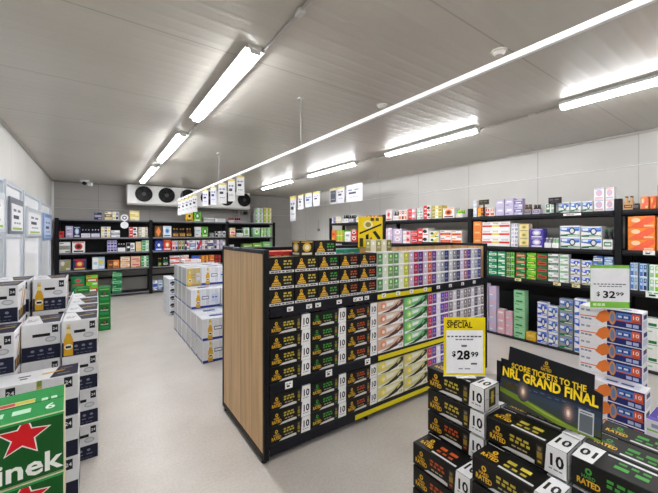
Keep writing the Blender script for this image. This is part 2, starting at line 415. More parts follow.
# beer cases, navy and white, with a bottle picture
def bottle_art(a, u, v, h, glass=(218, 168, 36), cap=(206, 206, 190)):
    r = h*.115
    pts = [(u-r, v), (u+r, v), (u+r, v+.5*h), (u+.4*r, v+.72*h), (u+.4*r, v+.98*h), (u-.4*r, v+.98*h), (u-.4*r, v+.72*h), (u-r, v+.5*h)]
    a.poly(pts, glass); k = a.k
    a.rect(u-.42*r, v+.92*h, u+.42*r, v+h, cap); a.k = k; a.ell(u, v+.28*h, r*.95, .09*h, (240, 236, 214), 10); a.k = k; a.rect(u-.4*r, v+.7*h, u+.4*r, v+.84*h, (236, 220, 150)); a.rect(u-r*.6, v+.24*h, u+r*.6, v+.31*h, NAVY)
def beer_case(bottle):
    w, d, h = .203, .29, .2485
    mb = MB(); mb.box(-w/2, w/2, -d/2, d/2, 0, h, (226, 227, 231), 'card', .004)
    for side in ('front', 'back'):
        a = Art(mb, side, w, d, h); W = a.W
        a.rect(0.003, .003, W-.003, .4*h, NAVY)
        k = a.k
        for i in range(3):
            a.k = k; u = (.4+.2*i)*W if bottle else (.28+.22*i)*W
            a.ell(u, .27*h, .05*W, .035*h, (130, 134, 156), 10)
        a.dashes(.35*W if bottle else .16*W, .15*h, .9*W, .03*h, (112, 116, 140), 3, 4); a.dashes(.4*W, .06*h, .86*W, .02*h, (90, 94, 120), 4, 7)
        a.rect(.77*W, .72*h, .93*W, .93*h, (30, 32, 44)); a.text('24', .85*W, .79*h, .016, (230, 230, 236), 'c', .024, .01)
        a.ell(.74*W, .55*h, .15*W, .075*h, (176, 178, 186)); a.ell(.74*W, .55*h, .11*W, .045*h, (208, 210, 216))
        if bottle: bottle_art(a, .19*W, .03*h, .88*h)
        a.k += 1
    for side in ('right', 'left'):
        a = Art(mb, side, w, d, h); W = a.W
        a.rect(.003, .003, W-.003, .3*h, NAVY)
        a.rpoly([(.3, .1), (.52, .1), (.95, .75), (.95, .95)], NAVY); a.rpoly([(.36, .1), (.42, .1), (.9, .74), (.9, .84)], (232, 186, 48))
        a.rpoly([(.1, .1), (.2, .1), (.7, .9), (.6, .9)], (196, 150, 60))
        a.dashes(.08*W, .8*h, .5*W, .06*h, (150, 152, 170), 2, 5)
    a = Art(mb, 'top', w, d, h); W, Hh = a.W, a.H
    a.rpoly([(.55, .02), (.98, .02), (.98, .98), (.3, .98)], (38, 40, 62)); a.rpoly([(.46, .42), (.9, .52), (.9, .58), (.46, .5)], (226, 186, 60))
    a.dashes(.1*W, .3*Hh, .42*W, .05*Hh, (112, 112, 126), 1, 3); a.dashes(.1*W, .42*Hh, .42*W, .05*Hh, (112, 112, 126), 2, 4); a.rect(.62*W, .7*Hh, .9*W, .75*Hh, (150, 150, 165)); a.rect(.02*W, .49*Hh, .98*W, .5*Hh, (190, 190, 194))
    hd = MB(); u = .0; q = .032 if bottle else .045
    hd.box(u-q, u+q, -d/2-.0018, -d/2+.001, .64*h, .72*h, (12, 12, 14), 'card', .0008)
    return kind('beer_case', 'beer case', 'navy and white bottle case' if bottle else 'plain navy and white case', w, d, h, mb, [('hand_hole', hd, 'black oval hand hole')])
CASE_B, CASE_P = beer_case(True), beer_case(False)

def wide_case():
    w, d, h = .405, .2, .2485
    mb = MB(); mb.box(-w/2, w/2, -d/2, d/2, 0, h, (226, 227, 231), 'card', .004)
    a = Art(mb, 'front', w, d, h)
    a.rect(.003, .003, w-.003, .4*h, NAVY)
    for u in (.08, .335): a.rect(u, .7*h, u+.04, .95*h, (30, 32, 44)); a.text('24', u+.02, .78*h, .022, (230, 230, 236), 'c', .032, .01)
    for u in (.1, .2, .3): a.ell(u, .27*h, .012, .01, (130, 134, 156), 10); a.k -= 1
    a.k += 1; a.dashes(.1, .12*h, .3, .03*h, (112, 116, 140), 3, 4); a.rect(.21, .8*h, .235, .99*h, (190, 170, 80)); a.rect(.214, .86*h, .231, .99*h, (120, 150, 80))
    a = Art(mb, 'right', w, d, h); W = a.W
    a.rect(.003, .003, W-.003, .4*h, NAVY)
    a = Art(mb, 'top', w, d, h)
    a.rpoly([(.66, .02), (.985, .02), (.985, .98), (.74, .98)], (34, 36, 58)); a.rpoly([(.56, .42), (.8, .52), (.84, .62), (.56, .54)], (226, 176, 40))
    a.dashes(.12, .1, .2, .02, (90, 90, 104), 1, 3); a.dashes(.13, .06, .18, .02, (90, 90, 104), 1, 4); a.rect(.3, .05, .36, .06, (150, 150, 165)); a.rect(.31, .14, .37, .15, (150, 150, 165))
    return kind('beer_case', 'beer case', 'wide navy and white case', w, d, h, mb)
def star_case():
    w, d, h = .405, .285, .2285; G = (8, 84, 26)
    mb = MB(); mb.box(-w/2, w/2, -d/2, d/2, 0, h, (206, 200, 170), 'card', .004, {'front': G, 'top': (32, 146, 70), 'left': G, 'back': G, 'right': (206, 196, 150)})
    a = Art(mb, 'front', w, d, h); W = a.W
    a.rect(.003, h-.012, W-.003, h-.003, (40, 150, 74))
    a.rpoly([(.02, .98), (.35, .95), (.35, .5), (.02, .55)], (12, 104, 36))
    a.star(.288, .17, .079, (236, 236, 228), 84, .45, h-.014); a.star(.288, .17, .071, (206, 14, 26), 84, .43, h-.014)
    a.text('Heinek', .09, .02, .07, (236, 238, 234), 'l', .312, .022)
    a2 = Art(mb, 'right', w, d, h); a2.text('en', .004, .03, .066, (236, 238, 234), 'l', .11, .03)
    a = Art(mb, 'top', w, d, h)
    a.rect(.2, .15, .31, .19, (226, 224, 200)); a.rect(.2, .155, .25, .185, (196, 60, 50)); a.rect(.25, .155, .31, .185, (206, 190, 60)); a.dashes(.18, .06, .32, .04, (196, 232, 204), 2, 3)
    a.text('6', .36, .05, .05, (230, 240, 230), 'c', .03, .02); a.dashes(.33, .14, .39, .03, (200, 230, 206), 2, 4)
    hd = MB(); hd.box(-w/2+.004, w/2-.004, -.002, .002, h+.0002, h+.0014, (24, 120, 56), 'card')
    return kind('beer_carton', 'beer case', 'green carton with red star', w, d, h, mb, [('top_flap', hd, None)])
STAR = star_case()

def blue_case(base, band, bottle_c, desc, w=.4, d=.28, h=.274):
    mb = MB(); mb.box(-w/2, w/2, -d/2, d/2, 0, h, (220, 221, 225), 'film', .006, {'front': base})
    front = base
    for side in ('front', 'left', 'back', 'right'):
        a = Art(mb, side, w, d, h, 'film'); W = a.W; base = front if side == 'front' else (212, 214, 220)
        a.rect(.004, .004, W-.004, .13*h, band if side == 'front' else (120, 134, 176))
        for i in range(6):
            a.rect(W*(.04+i*.155), .16*h, W*(.04+i*.155+.12), .95*h, tuple(int(v*(.92 if i % 2 else .97)) for v in base)); a.k -= 1
        a.k += 1
        if side == 'front':
            bottle_art(a, .24*W, .06*h, .9*h, bottle_c, (226, 196, 90)); a.rect(.36*W, .45*h, .6*W, .62*h, tuple(int(v*.5+60) for v in band)); a.rect(.38*W, .49*h, .58*W, .58*h, base)
            a.rect(.7*W, .3*h, .94*W, .7*h, (200, 210, 232)); a.dashes(.72*W, .5*h, .92*W, .06*h, band, 2, 3)
    a = Art(mb, 'top', w, d, h, 'film')
    for i in range(6):
        for j in range(4):
            a.ell(w*(i+.5)/6, d*(j+.5)/4, .022, .022, (206, 214, 232), 8); a.k -= 1
    a.k += 1; a.rel(.3, .35, .7, .65, band if front[2] > 210 else front)
    return kind('beer_case', 'beer case', desc, w, d, h, mb)
BLUE_CASE = blue_case((232, 234, 240), (34, 56, 140), (216, 164, 44), 'white and blue beer case')
GOLD_CASE = blue_case((206, 186, 136), (176, 150, 88), (226, 190, 90), 'golden beige beer case', .205)
def arch_case():
    w, d, h = .14, .2, .142
    mb = MB(); mb.box(-w/2, w/2, -d/2, d/2, 0, h, (216, 220, 228), 'card', .004)
    a = Art(mb, 'front', w, d, h); a.ell(.5*w, .055, .05, .045, (28, 30, 40)); a.rect(.004, .004, w-.004, .05, (206, 212, 222)); a.ell(.5*w, .03, .03, .016, (60, 70, 96)); a.dashes(.03, .12, w-.03, .014, (96, 112, 150), 4, 3)
    return kind('beer_case', 'beer case', 'white case with black arch', w, d, h, mb)
ARCH = arch_case()
def green_can_case():
    w, d, h = .17, .27, .235
    mb = MB(); mb.box(-w/2, w/2, -d/2, d/2, 0, h, (18, 112, 48), 'card', .004)
    for s in ('front', 'left', 'right'):
        a = Art(mb, s, w, d, h); a.ell(.5*a.W, .55*h, .3*a.W, .18*h, (10, 84, 34)); a.star(.5*a.W, .6*h, .02, (210, 30, 36)); a.rel(.1, .85, .9, .93, (110, 180, 90)); a.rel(.15, .12, .85, .3, (30, 140, 66)); a.text('Heineken', .5*a.W, .4*h, .022, WHITE, 'c', .6*a.W, .01)
    return kind('beer_carton', 'beer case', 'dark green beer carton', w, d, h, mb)
GREEN_CASE = green_can_case()

def seltzer_ten():
    w, d, h = .352, .14, .1175; NB = (32, 44, 108)
    mb = MB(); mb.box(-w/2, w/2, -d/2, d/2, 0, h, (234, 234, 238), 'card', .0025)
    a = Art(mb, 'front', w, d, h)
    a.rect(.165, .003, w-.002, h-.003, NB)
    a.rect(.215, .05, .3, .1, (84, 128, 196)); a.rect(.222, .062, .292, .088, (40, 62, 132)); a.dashes(.226, .068, .288, .014, (206, 220, 240), 2, 3)
    a.rpoly([(.02, .34), (.38, .38), (.98, .38), (.98, .44), (.38, .44), (.02, .4)], (220, 92, 40))
    a.rpoly([(.28, .3), (.4, .1), (.5, .3), (.5, .8), (.44, .92), (.34, .7)], (228, 124, 52))
    a.ell(.195, .06, .02, .05, (206, 140, 84)); a.ell(.195, .06, .012, .034, (110, 130, 170))
    a.dashes(.012, .082, .075, .014, (150, 158, 180), 2, 3); a.dashes(.012, .02, .08, .012, (120, 130, 160), 3, 5)
    a.rect(.3, .055, .342, .105, (224, 96, 44)); a.text('10', .321, .068, .024, WHITE, 'c', .03, .01); a.dashes(.27, .012, .34, .022, (170, 184, 220), 2, 6)
    a = Art(mb, 'right', w, d, h); a.rel(.1, .1, .9, .5, (200, 204, 220)); a.rel(.2, .6, .8, .85, NB)
    a = Art(mb, 'top', w, d, h); a.rel(.35, .15, .9, .8, (206, 210, 226)); a.dashes(.14, .05, .3, .03, NB, 2, 5)
    return kind('ten_can_carton', 'carton', 'blue and orange ten-can carton', w, d, h, mb)
SELT = seltzer_ten()
def violet_pack():
    w, d, h = .335, .2, .128
    mb = MB(); mb.box(-w/2, w/2, -d/2, d/2, 0, h, (226, 224, 234), 'card', .003, {'top': (70, 58, 140)})
    a = Art(mb, 'front', w, d, h); a.rect(.003, .07, w-.003, .078, (126, 190, 70)); a.dashes(.02, .09, .2, .02, (150, 146, 180), 3, 3); a.dashes(.03, .025, .25, .02, (176, 172, 206), 3, 4)
    a = Art(mb, 'top', w, d, h); a.dashes(.03, .12, .3, .035, (206, 200, 240), 3, 5); a.dashes(.03, .06, .28, .03, (226, 222, 246), 3, 8); a.rpoly([(0, 0), (.5, 0), (.3, .2), (0, .2)], (96, 84, 170))
    return kind('can_carton', 'carton', 'violet and white can carton', w, d, h, mb)
VIOLET = violet_pack()

# generic goods for the racks
CACHE = {}
def goods(style, w, h, cols, desc, d=None):
    key = (style, round(w, 2), round(h, 2), tuple(cols), desc)
    if key in CACHE: return CACHE[key]
    w = round(w, 2)-.004; h = round(h, 3); d = d or min(max(w*.8, .1), .26)
    b, c1, c2 = (list(cols)+[WHITE, BLK])[:3]
    mb = MB(); nm, cat = 'can_carton', 'carton'; parts = []
    if style == 'cans':                                     # loose cans in a ring carrier, two by two
        nm, cat = 'can_pack', 'can pack'; n = max(1, round(w/.066)); r = w/n/2
        for j in (0, 1):
            for i in range(n):
                cx = -w/2+r+i*2*r; cy = -d/2+r+j*2*r
                mb.lathe([(r*.8, 0, c1), (r*.97, .006, (190, 190, 194)), (r*.97, .3*h, b), (r*.97, .62*h, c1), (r*.97, .9*h, b), (r*.78, .985*h, (200, 200, 204)), (r*.74, h, (206, 206, 210)), (.0001, h*.985, (170, 170, 176))], cx, cy, 12, 'can_metal')
        mb.box(-w/2+.004, w/2-.004, -d/2+.004, -d/2+4*r-.004, .915*h, .93*h, c2, 'film')
        d = 4*r
    elif style == 'bottles':                                # short carrier with bottle necks standing out
        nm, cat = 'bottle_pack', 'bottle pack'; n = max(2, round(w/.065)); r = w/n/2; ch = h*.5
        for j in (0, 1):
            for i in range(n):
                cx = -w/2+r+i*2*r; cy = -d/2+r+.003+j*2*r; bt = MB(); parts.append(('bottle', bt, None))
                bt.lathe([(r*.85, .004, c1), (r*.9, .5*h, c1), (r*.42, .7*h, c1), (r*.36, .9*h, c1), (r*.42, .91*h, c2), (r*.42, h, c2), (.0001, h, c2)], cx, cy, 10, 'film')
        mb.box(-w/2, w/2, -d/2, -d/2+4*r+.006, 0, ch, b, 'card', .002)
        a = Art(mb, 'front', w, d, ch); a.rel(.1, .3, .9, .75, c2); a.rel(.2, .42, .8, .62, b)
        d = 4*r+.006
    else:
        mb.box(-w/2, w/2, -d/2, d/2, 0, h, b, 'card', .0025)
        for side in ('front', 'left'):
            a = Art(mb, side, w, d, h); W = a.W
            if style == 'band':
                a.rel(.02, .32, .98, .68, c1); a.rel(.15, .42, .85, .58, c2); a.rel(.05, .84, .4, .94, c1); a.rel(.55, .06, .95, .2, c2)
            elif style == 'grid':                           # printed row of cans
                n = max(2, round(W/.066))
                for i in range(n):
                    k = a.k; L = 1/n
                    a.rel((i+.12)*L, .08, (i+.88)*L, .92, c1 if i % 2 == 0 else c2); a.rel((i+.2)*L, .4, (i+.8)*L, .6, b); a.rel((i+.36)*L, .68, (i+.64)*L, .86, b); a.k = k+1
                a.rel(.02, .005, .98, .07, (244, 244, 244))
            elif style == 'emblem':
                a.ell(.5*W, .56*h, .32*W, .3*h, c1); a.ell(.5*W, .56*h, .18*W, .17*h, c2); a.rel(.12, .07, .88, .2, c2); a.rel(.08, .88, .92, .95, c1)
            elif style == 'diag':
                a.rpoly([(.02, .03), (.55, .03), (.98, .6), (.98, .97), (.75, .97)], c1); a.ell(.3*W, .66*h, .17*W, .2*h, c2); a.rel(.6, .1, .94, .24, c2)
            elif style == 'split':
                a.rel(.02, .02, .48, .98, c1); a.ell(.68*W, .6*h, .2*W, .22*h, c2); a.rel(.1, .4, .4, .6, b); a.rel(.55, .12, .95, .24, c1)
            elif style == 'stripe':
                a.rel(.01, .36, .36, .6, c1); a.rel(.36, .36, .64, .6, c2); a.rel(.64, .36, .99, .6, c1); a.rel(.05, .7, .3, .9, (206, 202, 196)); a.rel(.4, .72, .6, .9, (214, 200, 150)); a.rel(.7, .7, .95, .9, (206, 202, 196))
            elif style == 'hills':                          # blue sky over a green foot with a dark round badge
                a.rpoly([(.02, .55), (.4, .45), (.98, .55), (.98, .88), (.02, .88)], c1); a.rel(.02, .72, .98, .84, tuple(min(255, v+60) for v in c1)); a.rpoly([(.02, .06), (.98, .06), (.98, .2), (.5, .28), (.02, .2)], c2); a.rel(.4, .1, .95, .17, (226, 230, 226)); a.ell(.62*W, .55*h, .16*W, .3*h, (52, 60, 84)); a.ell(.62*W, .55*h, .1*W, .2*h, (224, 226, 230)); a.rel(.08, .62, .36, .84, (226, 232, 244))
            elif style == 'plain':
                a.rel(.2, .55, .8, .72, c1); a.rel(.1, .2, .5, .28, c2); a.rel(.02, .46, .98, .49, c1)
            elif style == 'diamond':
                a.rpoly([(.5, .05), (.85, .5), (.5, .95), (.15, .5)], c1); a.rpoly([(.5, .3), (.66, .5), (.5, .7), (.34, .5)], c2)
        a = Art(mb, 'top', w, d, h); a.rel(.1, .2, .9, .8, c1); a.rel(.25, .4, .75, .6, c2)
    k = kind(nm, cat, desc, w, d, h, mb, parts); CACHE[key] = k
    return k

# ------------------------------------------------------------------ the room
XL, XR, YB, YF, ZC = -.94, 5.755, 10.63, -2.6, 2.93
def slab(name, x0, x1, y0, y1, z0, z1, mat):
    mb = MB(); mb.box(x0, x1, y0, y1, z0, z1, (200, 200, 200), mat); return struct(mb.build(name))
slab('floor', XL-.1, XR+.1, YF-.1, YB+.1, -.1, 0, 'floor_epoxy')
slab('ceiling', XL-.1, XR+.1, YF-.1, YB+.1, ZC, ZC+.1, 'ceiling_panel')
slab('wall_left', XL-.1, XL, YF, YB, 0, ZC, 'wall_panel')
slab('wall_right', XR, XR+.1, YF, YB, 0, ZC, 'wall_panel')
slab('wall_back', XL-.1, XR+.1, YB, YB+.1, 0, ZC, 'back_shade')
slab('wall_front', XL-.1, XR+.1, YF-.1, YF, 0, ZC, 'wall_panel')
def trim(name, x0, x1, y0, y1, z0, z1, c=(206, 204, 200)):
    mb = MB(); mb.box(x0, x1, y0, y1, z0, z1, c, 'white_metal', .004); struct(mb.build(name))
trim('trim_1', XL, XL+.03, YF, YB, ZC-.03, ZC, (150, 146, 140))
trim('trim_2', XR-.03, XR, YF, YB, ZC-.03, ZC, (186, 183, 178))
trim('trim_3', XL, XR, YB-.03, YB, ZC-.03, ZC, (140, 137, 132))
trim('trim_4', XL, XL+.045, YB-.045, YB, 0, ZC-.03, (226, 226, 226))
trim('trim_5', XR-.012, XR, YF, YB-.05, 2.49, 2.505, (236, 236, 236))
trim('trim_6', XL+.05, XR, YB-.015, YB, 2.25, 2.265, (190, 188, 184))
trim('baseboard_right', XR-.03, XR, YF, YB-.05, 0, .1, (170, 168, 164))
trim('baseboard_back', XL+.06, XR-.04, YB-.03, YB, 0, .1, (160, 158, 154))

# glazed openings along the left wall
for i, (y0, y1) in enumerate(((3.1, 4.15), (4.22, 5.3), (5.37, 6.45), (6.58, 8.25), (8.38, 9.95))):
    fr = MB(); c = (196, 202, 210)
    fr.box(XL, XL+.05, y0, y0+.05, .3, 2.25, c, 'white_metal', .003); fr.box(XL, XL+.05, y1-.05, y1, .3, 2.25, c, 'white_metal', .003)
    fr.box(XL, XL+.05, y0+.05, y1-.05, 2.2, 2.25, c, 'white_metal', .003); fr.box(XL, XL+.05, y0+.05, y1-.05, .3, .35, c, 'white_metal', .003); fr.box(XL, XL+.04, y0+.05, y1-.05, 1.54, 1.57, c, 'white_metal', .003)
    f = struct(fr.build(f'window_{i+1}'))
    p = MB(); p.box(XL+.004, XL+.02, y0+.05, y1-.05, .35, 2.2, (226, 232, 242), 'glow_glass'); struct(p.build('window_pane', f))

# ------------------------------------------------------------------ lights
def fixture(x, y0, y1, label, group):
    t = empty('ceiling_light', (x, (y0+y1)/2, ZC)); L = (y1-y0)/2
    h = MB(); h.box(-.05, .05, -L, L, -.03, 0, (226, 226, 224), 'white_metal', .004); h.box(-.075, .075, -L, L, -.036, -.03, (232, 232, 230), 'white_metal', .002); h.build('housing', t)  # wide flange added to hold the side glow off the ceiling
    d = MB(); d.box(-.036, .036, -L+.015, L-.015, -.068, -.036, (240, 240, 240), 'tube_diffuser', .014); d.build('diffuser', t)
    for s in (-1, 1):
        e = MB(); e.box(-.039, .039, s*L-.014, s*L+.004, -.07, -.036, (226, 226, 224), 'white_metal', .006); e.build('end_cap', t)
    tag(t, label, 'ceiling light', group)
LX, RX = .905, 3.86
for i, (y0, y1) in enumerate(((-2.4, -.9), (-.3, 1.2), (2.2, 3.9), (4.6, 6.5), (7.1, 9.4))):  # the unseen ones behind the viewer are added to light the foreground
    fixture(LX, y0, y1, f"tubular batten light, {ORD[i]} {'unseen behind the viewer' if i < 2 else 'along the conduit'} above the open aisle", 'batten lights over the aisle')
for i, (y0, y1) in enumerate(((-2.3, -.75), (-.2, 1.4), (2.29, 3.87), (4.66, 6.3), (7.04, 8.8))):  # this row too starts with unseen lights added for the foreground
    fixture(RX, y0, y1, f"slim batten light, {ORD[i]} of the row nearer the drinks racks", 'batten lights near the drinks racks')
def conduit(x, label, z=ZC-.014):
    t = empty('electrical_conduit', (x, 0, z))
    mb = MB(); mb.tube((0, YF+.01, 0), (0, 9.7, 0), .012, (176, 172, 168)); mb.build('pipe', t)
    for y in (1.7, 4.25, 6.8):
        j = MB(); j.box(-.022, .022, y-.035, y+.035, -.02, .013, (206, 204, 200), 'white_metal', .008); j.build('junction_box', t)
    tag(t, label, 'conduit')
conduit(LX+.075, 'grey conduit joining the lights over the aisle'); conduit(RX+.075, 'grey conduit joining the lights near the drinks racks')

# suspended rail with price cards
RAILX, RAILZ = 1.63, 2.447
rail = empty('hanging_rail', (RAILX, 0, RAILZ))
mb = MB(); mb.box(-.011, .011, YF+.05, 8.9, -.016, .016, (236, 236, 236), 'white_metal', .003); mb.build('rail_bar', rail)
for y in (-.4, 2.81, 5.5, 8.4):
    mb = MB(); mb.tube((0, y, .016), (0, y, ZC-RAILZ-.01), .0035, (150, 148, 144)); k = mb.build('hanger_rod', rail)
    q = MB(); q.tube((0, y, ZC-RAILZ-.012), (0, y, ZC-RAILZ-.001), .03, (186, 184, 180)); q.build('ceiling_plate', k)
tag(rail, 'long white rail hung from the ceiling on thin rods', 'rail')
def price_card(loc, rz, w, h, label, group, top=(236, 222, 120), panel=None, name='hanging_price_card', base=(240, 240, 238)):
    t = empty(name, loc, rz)
    mb = MB(); mb.box(-w/2, w/2, -.0015, .0015, -h, 0, base, 'paper', .0006)
    a = Art(mb, 'front', w, .003, h, 'paper', -h); a.rel(.02, .9, .98, .99, top)
    if panel: a.rel(.05, .1, .95, .86, panel)
    a.dashes(.12*w, .66*h, .88*w, .07*h, (110, 116, 140), 2, 3); a.dashes(.15*w, .46*h, .85*w, .12*h, (70, 72, 84), 1, 4); a.dashes(.2*w, .26*h, .8*w, .05*h, (150, 154, 170), 3, 5)
    a = Art(mb, 'back', w, .003, h, 'paper', -h); a.rel(.02, .9, .98, .99, top); a.dashes(.15*w, .46*h, .85*w, .12*h, (90, 92, 104), 1, 4)
    mb.build('card', t)
    cl = MB(); cl.box(-.012, .012, -.006, .006, -.006, .012, (226, 226, 226), 'white_metal', .002); cl.build('clip', t)
    return tag(t, label, 'price card', group)
for i, px in enumerate((240.5, 231.5, 222.5, 213.5, 205.5, 194.8, 191, 187.2, 183.4, 179.6)):
    y = Y_on_X(px, RAILX)
    price_card((RAILX, y, RAILZ-.03), -.45+R.uniform(-.15, .15), (.105, .1, .125, .1, .1, .1, .085, .085, .085, .085)[i], (.28, .33, .33, .31, .3, .36, .36, .36, .36, .36)[i],
               f"white price card hanging from the long rail, {ORD[i]} from the uncarded end", 'price cards on the long rail', (206, 190, 110), (206, 206, 228) if i in (3, 4) else None, base=(222, 222, 224))

# cards on the wire near the right wall
wire = MB(); wire.tube((4.82, 5.0, 2.75), (4.82, 10.3, 2.75), .003, (180, 180, 180))
wt = empty('hanging_wire', (0, 0, 0)); wire.build('wire', wt)
for y in (5.1, 7.6, 10.1):
    q = MB(); q.tube((4.82, y, 2.75), (4.82, y, ZC-.001), .003, (170, 170, 170)); q.build('hanger_rod', wt)
tag(wt, 'thin wire strung high beside the long wall for cards', 'wire')
for i, (px0, px1, h, top, pan, wrd) in enumerate(((346, 363, .37, (236, 236, 240), (206, 206, 226), 'pale lilac'), (337, 344.5, .36, (226, 206, 90), None, 'tall plain white'), (330, 336.5, .36, (226, 206, 90), (70, 72, 82), 'charcoal'),
        (313, 320, .36, (232, 206, 60), (214, 216, 240), 'yellow-topped lilac'), (305, 312, .36, (232, 206, 60), (190, 196, 236), 'yellow-topped blue'), (298, 303.5, .4, (232, 206, 60), None, 'yellow-topped white'), (290, 296, .7, (232, 206, 60), None, 'longest white'))):
    ya, yb = Y_on_X(px1, 4.82), Y_on_X(px0, 4.82)
    price_card((4.82, (ya+yb)/2, 2.74), -math.pi/2, (yb-ya)*.94, h*1.07, f"{wrd} card hanging from the wire high beside the long wall", 'cards on the wall wire', top, pan, base=(214, 214, 220))

# evaporator on the back wall
ev = empty('evaporator_unit', (0, 0, 0))
ex0, ex1, ey0, ey1, ez0, ez1 = .62, 3.96, 10.03, 10.53, 2.41, 2.9
mb = MB(); mb.box(ex0, ex1, ey0, ey1, ez0, ez1, (226, 226, 224), 'white_metal', .012); mb.box(ex0+.01, ex1-.01, ey0+.04, ey1-.02, ez0-.035, ez0, (190, 188, 184), 'white_metal', .006); mb.build('casing', ev)
for i in range(6):
    cx = 1.0+i*.552; cz = 2.665; f = MB(); n = 28; r = .205
    f.tube((cx, ey0-.03, cz), (cx, ey0-.001, cz), r, (6, 6, 7), 'black_steel', n)
    fan = f.build('fan', ev)
    bl = MB()
    for j in range(5):
        t = 2*math.pi*j/5+.3*i
        pts = []
        for rr, tt, dy in ((.05, -.3, -.034), (.19, -.22, -.034), (.185, .3, -.048), (.05, .4, -.046)):
            pts.append((cx+rr*math.cos(t+tt), ey0+dy, cz+rr*math.sin(t+tt)))
        bl.face(pts, (20, 20, 22), 'black_steel'); bl.face(pts[::-1], (20, 20, 22), 'black_steel')
    bl.tube((cx, ey0-.06, cz), (cx, ey0-.03, cz), .05, (70, 70, 72), 'black_steel', 14); bl.build('fan_blade', fan)
    g = MB()
    for rr in (.08, .14, .198):
        for q in range(20):
            a0, a1 = 2*math.pi*q/20, 2*math.pi*(q+1)/20
            g.tube((cx+rr*math.cos(a0), ey0-.066, cz+rr*math.sin(a0)), (cx+rr*math.cos(a1), ey0-.066, cz+rr*math.sin(a1)), .0025, (30, 30, 32), 'black_steel', 4, caps=False)
    g.build('fan_guard', fan)
q = MB(); q.tube((3.7, 10.3, ez0-.22), (3.7, 10.3, ez0-.03), .018, (170, 168, 166)); q.build('drain_pipe', ev)
for x in (.85, 3.7):
    q = MB(); q.box(x-.03, x+.03, 10.15, 10.45, ez1, ZC-.001, (200, 200, 198), 'white_metal', .003); q.build('mounting_bracket', ev)
tag(ev, 'white evaporator unit with six black fans on the end wall', 'cooling unit')
# drain valve box beside the unit, camera, detectors, thermostat
def small(name, cat, label, loc, parts):
    t = empty(name, loc)
    for n, mb in parts: mb.build(n, t)
    tag(t, label, cat); return t
a_ = MB(); a_.box(-.06, .06, -.04, .04, -.05, .05, (30, 30, 32), 'black_steel', .01); b_ = MB(); b_.tube((0, .04, 0), (0, .1, 0), .02, (60, 60, 62), 'black_steel')
small('temperature_sensor', 'sensor', 'small black sensor box on the end wall under the evaporator', (4.0, YB-.1, 2.3), [('casing', a_), ('wall_mount', b_)])
a_ = MB(); a_.box(-.1, .1, -.05, .05, -.06, 0, (232, 232, 232), 'white_metal', .015); b_ = MB(); b_.tube((.07, -.02, -.1), (.14, -.06, -.1), .045, (232, 232, 232)); c_ = MB(); c_.tube((-.02, -.06, -.08), (.0, -.09, -.1), .04, (26, 26, 28), 'black_steel')
small('security_camera', 'security camera', 'white security camera with black lens on the ceiling corner', (-.265, 10.1, ZC-.001), [('mount', a_), ('camera_housing', b_), ('lens', c_)])
for (px, py, label) in ((499, 51, 'round white smoke detector on the ceiling beyond the rail'), (382, 105, 'small white ceiling disc deeper along the ceiling')):
    a, b = dirx(px); Z = F*(ZC-H)/(HY-py)
    m1 = MB(); m1.tube((0, 0, -.012), (0, 0, 0), .055, (214, 210, 204), n=20); m2 = MB(); m2.tube((0, 0, -.035), (0, 0, -.012), .028, (226, 222, 216), n=20, r1=.045)
    small('smoke_detector', 'smoke detector', label, (a*Z, b*Z, ZC), [('detector_base', m1), ('detector_head', m2)])
a_ = MB(); a_.box(-.03, 0, -.05, .05, -.04, .04, (120, 120, 122), 'white_metal', .006); b_ = MB(); b_.tube((-.012, 0, .04), (-.012, 0, .32), .005, (150, 150, 152))
small('thermostat_switch', 'thermostat', 'small grey thermostat with cable on the long wall', (XR-.001, Y_on_X(319, XR), 1.73), [('casing', a_), ('cable', b_)])

# ------------------------------------------------------------------ racks
def post(x0, x1, y0, y1, h):
    mb = MB(); mb.box(x0, x1, y0, y1, 0, h, (11, 12, 17), 'black_steel', .004); return mb
def rack(name, label, origin, rz, length, depth, decks, h, last, group, brace=True, back=None, strip=(40, 41, 46)):
    """a storage rack bay, local +x along its run, front at y=0, posts at its ends"""
    t = empty(name, origin, rz)
    for x in ([0, length] if last else [0]):
        for y in (0, depth-.06): post(x-.035, x+.035, y, y+.06, h).build('post', t)
    for z, th in decks:
        d = MB(); d.box(.04, length-.04, .0, depth, z-th, z, (13, 13, 18), 'black_steel', .003)
        dk = d.build('shelf_deck', t)
        p = MB(); p.box(.05, length-.05, -.012, -.0005, z-min(th, .034), z-.002, strip, 'black_steel', .002); p.build('ticket_strip', dk)
    if brace:
        b = MB(); b.box(.04, length-.04, depth-.02, depth, .42, .47, (11, 12, 17), 'black_steel', .002); b.build('back_brace', t)
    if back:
        b = MB(); b.box(.04, length-.04, depth-.012, depth-.002, back[0], back[1], (30, 31, 36), 'black_steel', .001); b.build('back_shade', t)  # dark sheet added to stand for the shade behind the goods
    tag(t, label, 'storage rack', group)
